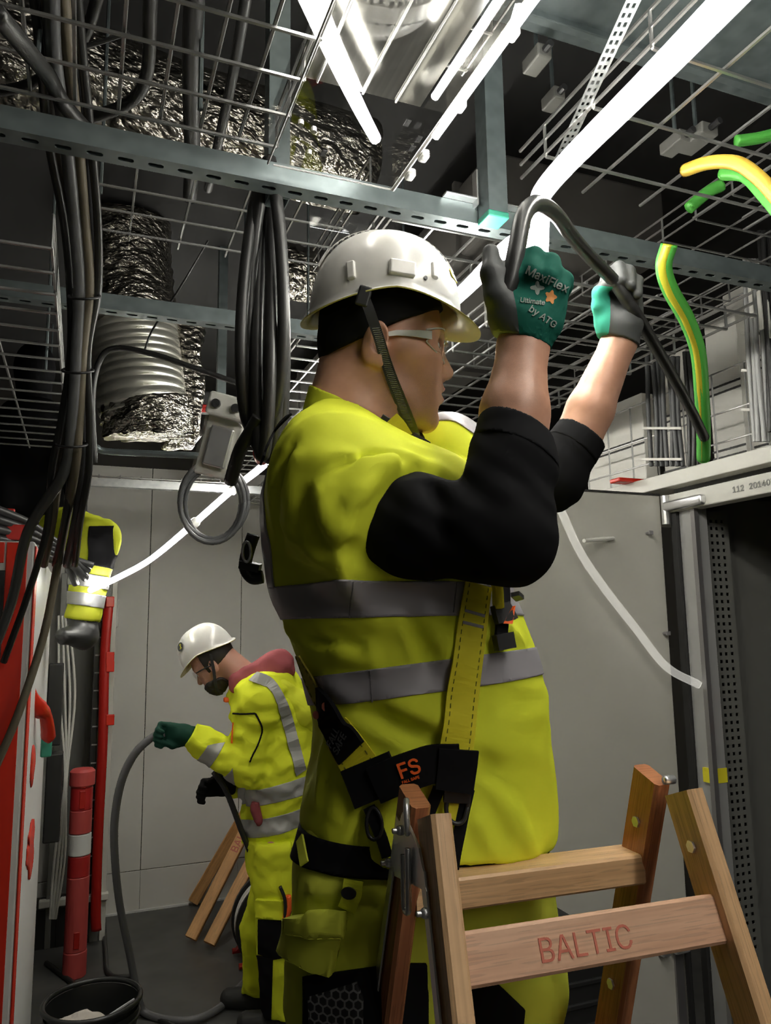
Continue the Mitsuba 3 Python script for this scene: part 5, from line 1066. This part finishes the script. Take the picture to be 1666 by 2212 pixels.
ring_(0, .12, .056, 'pink_bollard'); ring_(.12, .47, .054, 'pink_bollard'); ring_(.47, .57, .0535, 'red_bollard'); ring_(.572, .675, .055, 'white_tape', 'white_band'); ring_(.677, .79, .054, 'pink_bollard'); ring_(.79, .90, .0535, 'red_bollard'); ring_(.90, bh, .062, 'pink_bollard', 'cap', .012)
fc = unit((EYE - bp) * V(1, 1, 0)); tx = np.cross(_z, fc)
for z, h in ((.18, .08), (.845, .09), (.92, .04)): add('slot', place(rbox((.028, .02, h), .004), frame(tx, -fc, _z, bp + fc * .048 + _z * z + tx * .004)), 'red_paint', BO)
BU = thing('bucket', 'black plastic bucket with waste paper inside, at the lower left', 'bucket')
uc = V(.095, 3.30, 0); zb = PA(190, 2162, 1, 3.30)[2]; r1 = .172
add('pail', lathe([(0, .01), (r1 * .78, .01), (r1 * .80, .0), (r1 * .98, zb - .03), (r1 * .99, zb - .03)], 48).apply_translation(uc), 'bucket', BU, 40); add('inside', lathe([(r1 * .96, zb - .01), (r1 * .78, .02), (0, .02)], 48).apply_translation(uc), 'bucket', BU, 40)
add('rim', tube([uc + V(r1 * math.cos(a), r1 * math.sin(a), zb) for a in np.linspace(0, 2 * np.pi, 49)], .010, 10, 1, raw=True), 'bucket', BU, True); add('rim', tube([uc + V(r1 * .985 * math.cos(a), r1 * .985 * math.sin(a), zb - .06) for a in np.linspace(0, 2 * np.pi, 49)], .007, 8, 1, raw=True), 'bucket', BU, True)
m = trimesh.creation.icosphere(3, 1.0); m.apply_scale((.085, .05, .04)); v = np.array(m.vertices); m = trimesh.Trimesh(v * (.7 + .9 * meshkit.noise(v * 40, 5)[:, None]), m.faces, process=False)
add('waste_paper', m.apply_translation(uc + V(-.05, -.03, zb - .07)), 'paper', None, False, 'crumpled pale paper in the black bucket', 'paper')
add('waste_fill', lathe([(0, zb - .10), (r1 * .9, zb - .12), (r1 * .9, zb - .13)], 32).apply_translation(uc), 'bucket', BU, True)
add('waste_stick', rod(uc + V(-.02, -.05, zb - .08), uc + V(.15, -.02, zb - .015), .005, 6), 'lightgrey_cable', None, False, 'thin grey stick lying in the black bucket', 'stick')
# planks, reel, hose, floor cables
for i, (a, b) in enumerate((((418, 1958, 4.55), (522, 1770, 5.05)), ((412, 2040, 4.3), (532, 1790, 4.9)), ((452, 2052, 4.25), (574, 1800, 4.85)))):
    p0 = PA(a[0], a[1], 2, 0) + _z * .03; p1 = P(b[0], b[1], b[2] * .93); ax = unit(p1 - p0); p1 = p0 + ax * 1.02; m, uv = beam(p0, p1, .066, .034, RT, .004); k = add('plank', m, 'wood_plank', None, False, 'leaning timber plank behind the second worker, %s' % ('half hidden at the back', 'with red lettering, in the middle', 'nearest one, with red lettering')[i], 'plank', uv=uv)
    if i:
        x, y, z = basis(p1 - p0, RT); 
        if y @ FWD > 0: y, x = -y, x
        deco('BALTIC', p0 + ax * (.38 + .1 * i) + y * .0175 - x * 0 - unit(np.cross(y, ax)) * .02, ax, unit(np.cross(y, ax)), .042, 'red_ink', k)
RE = thing('cable_reel', 'white and black cable reel on a red stand behind the second worker', 'cable reel')
rc = P(602, 1985, 4.0); xa = unit(_r0 * -.35 + _f0 * .93); ra = np.cross(_z, xa)
def disc(r, w, off): return place(trimesh.creation.cylinder(r, w, sections=48), frame(ra, _z, xa, rc + xa * off))
add('flange', disc(.235, .018, -.055), 'black_plastic', RE, 30); add('drum', disc(.215, .09, 0), 'label_white', RE, 30); add('flange', disc(.235, .018, .075), 'black_plastic', RE, 30)
for i in range(4): add('winding', tube([rc + xa * (-.03 + .02 * i) + .218 * (ra * math.cos(a) + _z * math.sin(a)) for a in np.linspace(0, 2 * np.pi, 41)], .009, 8, 1, raw=True), 'label_white', RE, True)
for s in (-.09, .11): add('stand', cat([rod(rc + xa * s, rc + xa * s + ra * .2 - _z * (rc[2] - .02), .014, 8), rod(rc + xa * s, rc + xa * s - ra * .2 - _z * (rc[2] - .02), .014, 8), rod(rc + xa * s + ra * .22 - _z * (rc[2] - .02), rc + xa * s - ra * .22 - _z * (rc[2] - .02), .014, 8)]), 'red_paint', RE)
add('hose', tube([P(358, 1584, 3.10), P(330, 1592, 3.10), P(290, 1630, 3.10), P(262, 1690, 3.12), P(248, 1770, 3.16), P(248, 1850, 3.2), P(258, 1950, 3.28), P(280, 2060, 3.34), P(298, 2150, 3.36), PA(318, 2190, 2, .02), PA(400, 2205, 2, .02), PA(470, 2180, 2, .02), PA(530, 2120, 2, .02), PA(570, 2085, 2, .03)], .0165, 10, 8), 'hose', None, True, 'grey hose curving from the second worker\'s outstretched glove down to the floor', 'hose')
add('floor_cable', tube([PA(225, 1985, 2, .012), PA(228, 2060, 2, .012), PA(237, 2105, 2, .012), PA(290, 2110, 2, .012)], .012, 8), 'black_cable', None, True, 'black cable on the floor at the foot of the open rack frame', 'cable')
add('floor_cable', tube([PA(100, 2080, 2, .012), PA(200, 2150, 2, .012), PA(330, 2195, 2, .012), PA(450, 2260, 2, .012)], .012, 8), 'black_cable', None, True, 'black cable on the floor running behind the bucket', 'cable')
# ================================================================ third worker: a trousered leg and boot behind the hanging cables
W3 = thing('person', 'worker behind the hanging cables, one yellow-trousered leg and dark boot dangling', 'person')
K3, A3, H3 = P(212, 1165, 3.08), P(178, 1335, 3.02), P(118, 1140, 3.45); S3, HD3 = P(70, 930, 3.5), P(75, 800, 3.5)
K3b, A3b = P(140, 1190, 3.15), P(95, 1330, 3.25)
def w3_body(p):
    d = su(s_cap(p, K3, H3, .06, .075), s_cap(p, K3, A3, .055, .04), .03); d = su(d, s_cap(p, H3, S3, .12, .14), .06); d = su(d, s_cap(p, S3, HD3, .06, .05), .05)
    d = su(d, s_ell(p, HD3, (.078, .09, .108)), .02)
    for s, hnd in ((-1, (20, 1080, 3.3)), (1, (165, 1060, 3.3))): d = su(d, s_cap(p, S3 + RT * s * .15, P(hnd[0], hnd[1] - 60, 3.45), .05, .042), .05); d = su(d, s_cap(p, P(hnd[0], hnd[1] - 60, 3.45), P(*hnd), .04, .032), .02)
    return d
lo, hi = bounds([K3, A3, H3, S3, HD3, P(20, 1080, 3.3), P(165, 1060, 3.3)], .18)
add('body', solid(w3_body, lo, hi, .013), 'skin_far', W3, True)
jk = lambda p: np.maximum(np.maximum(w3_body(p) - .012, -s_plane(p, S3 - _z * -.13, -_z)), -s_plane(p, H3 - _z * .08, _z)) if False else np.maximum(su(su(s_cap(p, H3 + _z * .02, S3, .145, .165), s_cap(p, S3 - RT * .15, P(20, 1080, 3.3), .07, .05), .05), s_cap(p, S3 + RT * .15, P(165, 1060, 3.3), .07, .05), .05), s_plane(p, S3 + _z * .16, _z))
lo, hi = bounds([H3, S3, P(20, 1080, 3.4), P(165, 1060, 3.4)], .2); add('jacket', solid(jk, lo, hi, .013), 'black_fleece', W3, True)
add('balaclava', solid(lambda p: su(s_ell(p, HD3 + _z * .012, (.088, .102, .12)), s_cap(p, HD3, S3 + _z * .05, .068, .085), .03), *bounds([HD3, S3], .15), .010), 'black_fleece', W3, True)
def w3_leg(p): 
    d = su(s_cap(p, K3, A3, .083, .066), s_cap(p, K3, H3, .083, .115), .03); d = su(d, s_cap(p, K3 - UP * .0, P(235, 1160, 3.07), .083, .05), .02); return np.maximum(d, s_plane(p, P(176, 1338, 3.02), unit(A3 - K3))) - .016 * (meshkit.noise(p * 20, 3) - .5)
lo, hi = bounds([K3, A3, H3], .16); lg = solid(w3_leg, lo, hi, .009); L3 = add('trousers', lg, 'hi_vis', W3, True)
zz3 = unit(K3 - A3)
for y0, y1 in ((1268, 1240), (1310, 1282)): add('reflective_band', inflate(cut(lg, (P(190, y0, 3), zz3), (P(190, y1, 3), -zz3)), w3_leg, .004), 'reflective_far', L3, True)
add('knee_patch', inflate(cut(lg, (P(205, 1222, 3.0), zz3), (P(205, 1138, 3.0), -UP), (P(193, 1180, 3.0), RT), (P(237, 1180, 3.0), -RT), (K3, -FWD)), w3_leg, .005), 'black_fabric', L3, True)
bt3 = lambda p: su(s_cap(p, A3 - zz3 * -.0, P(182, 1375, 3.0), .058, .05), s_cap(p, P(182, 1372, 3.0), P(140, 1374, 2.93), .045, .034), .03) - .006 * (meshkit.noise(p * 40, 5) - .5)
lo, hi = bounds([A3, P(182, 1375, 3.0), P(140, 1374, 2.93)], .1); add('boot', solid(bt3, lo, hi, .007), 'black_plastic', W3, True)
for i, (a, b) in enumerate((((128, 1195), (190, 1235)), ((140, 1210), (185, 1250)), ((120, 1180), (165, 1262)), ((100, 1190), (200, 1222)))): add('loose_cable', tube([P(a[0] - 90, a[1] - 20, 2.6), P(a[0], a[1], 2.75), P(b[0], b[1], 2.85)], .014, 8), 'grey_cable', None, True, 'cut grey cable end poking out over the wrapped rack toward the dangling leg', 'cable', 'cut cable ends by the dangling leg')
for i in range(5): add('dark_cable', tube([P(-20, 1095 + 22 * i, 2.45), P(60, 1130 + 16 * i, 2.55), P(130, 1180 + 8 * i, 2.7)], .016, 8), 'black_cable', None, True, 'thick black cable lying across the top of the wrapped rack', 'cable', 'black cables on the wrapped rack')
# temporary
# ================================================================ the second worker, farther back
W2 = thing('person', 'bearded man in a yellow jacket and white helmet, holding out a grey hose', 'person')
k2 = 3.3
q2 = lambda x, y, dd=0: P(x, y, k2 + dd)
H2 = q2(470, 1430); tilt = math.radians(33)
F2 = unit(-RT * math.cos(tilt) - UP * math.sin(tilt) + FWD * .12); U2 = unit(UP * math.cos(tilt) - RT * math.sin(tilt)); U2 = unit(U2 - F2 * (U2 @ F2)); Y2 = np.cross(U2, F2)
M2 = np.stack([F2, Y2, U2])
def l2(p): return (p - H2) @ M2.T
def g2(q): return H2 + np.asarray(q, float) @ M2
def head2(p):
    q = l2(p); s = q * np.where(q[:, 1:2] > 0, V(1, -1, 1), V(1, 1, 1))
    d = s_ell(q, (.012, 0, .045), (.091, .074, .098)); d = su(d, s_ell(q, (.046, 0, -.018), (.055, .058, .078)), .03); d = su(d, s_ell(q, (.058, 0, -.075), (.040, .042, .045)), .03)
    d = su(d, s_cap(q, (.096, 0, .004), (.115, 0, -.034), .008, .0125), .012); d = su(d, s_cap(s, (.088, -.004, .022), (.076, -.04, .02), .017, .014), .018)
    d = sd(d, s_ell(s, (.103, -.031, .003), (.016, .015, .012)), .014); e = sd(s_ell(s, (-.006, -.0755, -.002), (.020, .009, .033)), s_ell(s, (-.002, -.084, .002), (.010, .007, .019)), .005); d = su(d, e, .006)
    return su(d, s_cap(p, g2((-.04, 0, -.02)), q2(545, 1475), .056, .062), .03)
lo, hi = bounds([H2, q2(545, 1475)], .17); hd2 = solid(head2, lo, hi, .005)
SHN, ELN, WRN = q2(556, 1510, -.14), q2(532, 1655, -.16), q2(412, 1588, -.20)
SHF, ELF, WRF = q2(560, 1505, .18), q2(545, 1660, .14), q2(498, 1698, -.02)
def body2(p):
    d = su(s_cap(p, q2(575, 1500), q2(600, 1660), .13, .13), s_cap(p, q2(600, 1660), q2(605, 1800), .125, .12), .05); d = su(d, s_cap(p, SHN, SHF, .06, .06), .08)
    for a, b, c in ((SHN, ELN, WRN), (SHF, ELF, WRF)): d = su(d, s_cap(p, a, b, .052, .042), .04); d = su(d, s_cap(p, b, c, .042, .028), .02)
    for a, b, c in ((q2(600, 1830, -.09), q2(600, 2010, -.10), q2(612, 2180, -.06)), (q2(620, 1830, .09), q2(560, 2010, .10), q2(560, 2170, .14))): d = su(d, s_cap(p, a, b, .08, .055), .04); d = su(d, s_cap(p, b, c, .052, .038), .02)
    return d
pts2 = [SHN, ELN, WRN, SHF, ELF, WRF, q2(600, 2200, -.1), q2(560, 2180, .14), q2(640, 1600)]
lo, hi = bounds(pts2, .17); add('body', cat([solid(body2, lo, hi, .012), hd2]), 'skin_far', W2, True)
def jacket2(p):
    d = su(s_cap(p, q2(580, 1512), q2(606, 1650), .165, .168), s_cap(p, q2(606, 1650), q2(604, 1830), .168, .158), .06)
    d = su(d, s_cap(p, SHN - UP * .012, SHF - UP * .012, .082, .08), .07)
    for a, b, c in ((SHN, ELN, WRN), (SHF, ELF, WRF)): d = su(d, s_cap(p, a, b, .086, .078), .045); d = su(d, s_cap(p, b, c, .078, .058), .025)
    n1 = meshkit.noise(p * V(15, 15, 22), 4) - .5
    d = d - .026 * n1 - .012 * (meshkit.noise(p * 34, 8) - .5)
    d = np.maximum(d, s_plane(p, WRN, unit(WRN - ELN)) * (np.linalg.norm(p - WRN, axis=1) < .14) - 9 * (np.linalg.norm(p - WRN, axis=1) >= .14)); d = np.maximum(d, s_plane(p, WRF, unit(WRF - ELF)) * (np.linalg.norm(p - WRF, axis=1) < .12) - 9 * (np.linalg.norm(p - WRF, axis=1) >= .12))
    return np.maximum(d, q2(600, 1818)[2] - p[:, 2])
lo, hi = bounds(pts2[:6] + [q2(480, 1830), q2(690, 1830), q2(600, 1500, .2), q2(600, 1500, -.2)], .12); j2 = solid(jacket2, lo, hi, .0085)
J2 = add('jacket', j2, 'hi_vis_far', W2, True, label='yellow high-visibility jacket with pale reflective bands')
for y0, y1 in ((1716, 1680), (1782, 1745)):
    m = cut(j2, (q2(600, y0), unit(_z - RT * .22)), (q2(600, y1), -unit(_z - RT * .22))); m = cut(m, (q2(517, 1700), RT)); add('reflective_band', inflate(m, jacket2, .003), 'reflective_far', J2, True)
ra2 = unit(WRN - ELN)
for f0, f1 in ((.02, .22), (.50, .72)): add('reflective_band', inflate(cut(j2, (ELN + (WRN - ELN) * f0, ra2), (ELN + (WRN - ELN) * f1, -ra2), (ELN + FWD * .16, -FWD), (q2(450, 1572), -UP), (q2(528, 1600), -RT)), jacket2, .003), 'reflective_far', J2, True)
def onj(px, lift=.004, f=jacket2): a, b = onto(f, px, 2.6, 3.9); return a + b * lift, b
for pl_ in ([(548, 1462), (585, 1480), (612, 1530), (632, 1600), (650, 1668)],):
    pp, nn = onj(smooth_path(pl_, 8)); nn = np.array([unit(n_ + nn.mean(0)) for n_ in nn]); add('reflective_stripe', ribbon(pp, nn, .050, .003), 'reflective_far', J2)
for px in ([(505, 1541), (552, 1541)], [(552, 1541), (566, 1580), (540, 1645)]):
    pp, nn = onj(smooth_path(px, 8)); add('piping', tube(pp, .0035, 6, 1, raw=True), 'black_fabric', J2, True)
pp, nn = onj(smooth_path([(506, 1560), (502, 1605)], 4)); add('pocket_zip', ribbon(pp, nn, .008, .002), 'orange_print', J2)
pp, nn = onj([(490, 1512)], .0); add('collar_tab', rbox((.03, .03, .02), .006).apply_translation(pp[0]), 'orange_print', J2)
hood = lambda p: np.maximum(su(s_cap(p, q2(515, 1475, -.08), q2(600, 1440, -.02), .045, .065), s_cap(p, q2(600, 1440, -.02), q2(520, 1470, .10), .065, .045), .04) - .012 * (meshkit.noise(p * 28, 5) - .5), -9)
lo, hi = bounds([q2(515, 1475, -.08), q2(600, 1440), q2(520, 1470, .1)], .12); add('hood', solid(hood, lo, hi, .007), 'maroon', W2, True, label='maroon hood hanging at the neck')
jh = lambda p: su(s_cap(p, q2(600, 1475, -.10), q2(655, 1530, -.05), .03, .06), s_cap(p, q2(655, 1530, -.05), q2(672, 1590, .0), .06, .03), .05) - .014 * (meshkit.noise(p * 26, 6) - .5)
lo, hi = bounds([q2(600, 1475, -.1), q2(672, 1590)], .12); add('jacket_hood', solid(jh, lo, hi, .008), 'hi_vis', W2, True)
beard = lambda p: np.maximum(np.maximum(head2(p) - .0065, s_ell(l2(p), (.050, 0, -.086), (.062, .072, .056))), -9) - .007 * (meshkit.noise(p * 120, 3) - .5)
lo, hi = bounds([g2((.05, 0, -.08))], .11); add('beard', solid(beard, lo, hi, .005), 'dark_hair', W2, True)
hair = lambda p: np.maximum(np.maximum(s_ell(l2(p), (.008, 0, .040), (.099, .082, .106)), l2(p)[:, 0] - .03), -.012 - l2(p)[:, 2] - l2(p)[:, 0] * .2)
lo, hi = bounds([g2((0, 0, .04))], .14); add('hair', solid(hair, lo, hi, .006), 'dark_hair', W2, True)
for s in (-1, 1):
    add('eye', trimesh.creation.icosphere(2, .0115).apply_translation(g2((.084, s * .0315, .002))), 'eye_white', W2, True)
gl = [hw_ for hw_ in lc * 1.0]
for s in (-1, 1):
    rows = [lc * V(1, -s, 0) + V(0, 0, z) for z in (-.022, 0, .02)]; add('glasses_lens', trimesh.Trimesh(np.array([g2(x) for x in np.vstack(rows)]), grid_faces(3, len(lc), False), process=False), 'lens', W2, True)
    add('glasses_temple', tube([g2((.076, s * .068, .012)), g2((.03, s * .078, .010)), g2((-.01, s * .080, .004))], .003, 6), 'black_plastic', W2, True)
# his helmet: the same shell, worn tilted forward
fr2 = frame(F2, Y2, U2, H2); H2K = W2 + '__helmet'
inv = np.linalg.inv(HFRAME)
for nm in ('shell', 'liner'):
    src = [x for x in (np.array(trimesh.transform_points(MV[nm].vertices, inv)),)][0]; add(nm, trimesh.Trimesh(trimesh.transform_points(src * V(1, 1, .97) + V(0, 0, .006), fr2), MV[nm].faces, process=False), 'white_shell' if nm == 'shell' else 'yellow_shell', H2K, True)
p0, a_, n_ = on_helmet(1.05, .42); m = trimesh.creation.cylinder(.019, .002, sections=28); fl = frame(a_, np.cross(n_, a_), n_, p0 + n_ * .006); m.apply_transform(fl); m.apply_transform(fr2); ST = add('sticker', m, 'black_plastic', H2K)
m = meshkit.text_mesh('1', .022, .001, True); m.apply_translation((-.006, -.011, .0012)); m.apply_transform(fl); m.apply_transform(fr2); add('mark', m, 'sticker_yellow', ST)
add('chin_strap', ribbon(spline([g2((-.03, .083, .05)), g2((.0, .082, -.02)), g2((.035, .070, -.085)), g2((.05, .03, -.125))], 5), np.array([Y2] * 16), .013, .002), 'black_plastic', W2)
# gloves: one round the hose, one round the dark rod
def glove2(W, dirv, grip, flip):
    z_ = unit(dirv); x_ = unit(np.cross(z_, FWD)); y_ = np.cross(z_, x_)
    def f(p):
        d = s_box(p, W + z_ * .055, (.040, .018, .045), np.stack([x_, y_, z_]), .016)
        for i, o in enumerate((-.030, -.010, .010, .029)):
            b = W + z_ * .095 + x_ * o; L_ = (.036, .041, .038, .030)[i]
            d = su(d, chain(p, [b, b + z_ * L_ * .8 - FWD * .008, b + z_ * L_ + UP * -.018 - FWD * .026, b + z_ * L_ * .4 - UP * .022 - FWD * .034], (.0112, .011, .0105, .0092)), .006)
        d = su(d, chain(p, [W + z_ * .03 + x_ * .035 * flip, W + z_ * .065 + x_ * .048 * flip - FWD * .012, W + z_ * .095 + x_ * .036 * flip - FWD * .03], (.016, .0135, .011)), .01)
        return np.maximum(su(d, s_cap(p, W - z_ * .02, W + z_ * .03, .036, .036), .015), -s_plane(p, W - z_ * .012, z_))
    lo, hi = bounds([W - z_ * .03, W + z_ * .15], .075); return solid(f, lo, hi, .005)
add('glove', glove2(WRN, q2(352, 1580, -.2) - WRN, None, 1), 'green_dark', W2, True, label='dark green glove round the end of the grey hose')
add('glove', glove2(WRF, q2(462, 1700, -.06) - WRF + UP * .0, None, -1), 'black_fabric', W2, True, label='black glove round the dark rod')
add('dark_rod', tube([q2(462, 1668, -.16), q2(490, 1712, -.14), q2(520, 1790, -.12), q2(546, 1862, -.05), q2(548, 1930, .2)], .012, 8), 'black_cable', None, True, 'dark cable running from the second worker\'s lower glove to the reel', 'cable')
# trousers, holster, boots
LN = (q2(598, 1830, -.085), q2(600, 2010, -.10), q2(608, 2175, -.06)); LF_ = (q2(618, 1830, .09), q2(566, 2005, .10), q2(566, 2165, .14))
def trous2(p):
    d = np.maximum(s_cap(p, q2(604, 1790), q2(606, 1850), .148, .145), -9)
    for a, b, c in (LN, LF_): d = su(d, s_cap(p, a, b, .112, .090), .05); d = su(d, s_cap(p, b, c, .090, .082), .03)
    return np.maximum(np.maximum(d, p[:, 2] - q2(600, 1800)[2]), .085 - p[:, 2]) - .018 * (meshkit.noise(p * V(16, 16, 14), 2) - .5) - .008 * (meshkit.noise(p * 34, 7) - .5)
lo, hi = bounds([*LN, *LF_, q2(605, 1800)], .16); t2 = solid(trous2, lo, hi, .0095); T2 = add('trousers', t2, 'hi_vis_far', W2, True)
def patch2(px, name, mat, t):
    pl = []; c = np.mean(px, axis=0)
    for (x0, y0), (x1, y1) in zip(px, px[1:] + px[:1]): n_ = np.cross(ray(x0, y0), ray(x1, y1)); pl.append((EYE, n_ if n_ @ ray(*c) > 0 else -n_))
    m = biggest(cut(t2, *pl, (q2(c[0], c[1], -.06), -FWD))); add(name, inflate(m, trous2, t), mat, T2, True)
patch2([(559, 1986), (640, 1990), (636, 2062), (590, 2072), (559, 2060)], 'knee_patch', 'black_fabric', .005); patch2([(540, 2060), (590, 2070), (586, 2215), (540, 2215)], 'shin_patch', 'black_fabric', .005)
patch2([(556, 1940), (640, 1945), (640, 1986), (556, 1982)], 'pocket', 'hi_vis_far', .012); patch2([(628, 1800), (662, 1800), (662, 1838), (628, 1832)], 'pocket', 'hi_vis_far', .010)
def ont(px, lift): a, b = onto(trous2, px, 2.6, 3.9); return a + b * lift
a, b = ont([(620, 1945), (612, 1985)], .018); HO2 = thing('tool_pliers', 'orange-handled pliers in the thigh pocket of the second worker', 'pliers')
add('handle', tube([a + UP * .03, a - UP * .02, b], [.012, .016, .012], 8), 'orange_print', HO2, True); c = ont([(604, 1915), (634, 1918)], .02)
add('handle', cat([tube([c[0] + UP * .01, c[0] - UP * .05 + RT * .02, b - UP * .02], .007, 8), tube([c[1] + UP * .01, c[1] - UP * .05 - RT * .01, b - UP * .01], .007, 8)]), 'black_plastic', HO2, True); add('jaw', tube([b - UP * .01, b - UP * .05 - RT * .005], .013, 8), 'black_plastic', HO2, True)
pp, nn = onj([(556, 1745), (560, 1770)], .012); add('tool', tube([pp[0] + UP * .03, pp[0], pp[1], pp[1] - UP * .02], [.016, .022, .018, .008], 8), 'maroon', None, True, 'dark red tool hooked at the second worker\'s jacket hem', 'tool')
for (a, b, c) in (LN, LF_):
    ft = c * V(1, 1, 0); bf = lambda p: np.maximum(su(s_cap(p, ft + _z * .05, ft + _z * .14, .055, .055), s_cap(p, ft + _z * .045, ft + _z * .04 - unit(RT * 1. - FWD * .1) * V(1, 1, 0) * .15, .048, .042), .03), .002 - p[:, 2])
    lo, hi = bounds([ft, ft + _z * .15, ft - RT * .17], .08); add('boot', solid(bf, lo, hi, .009), 'black_rubber', W2, True)
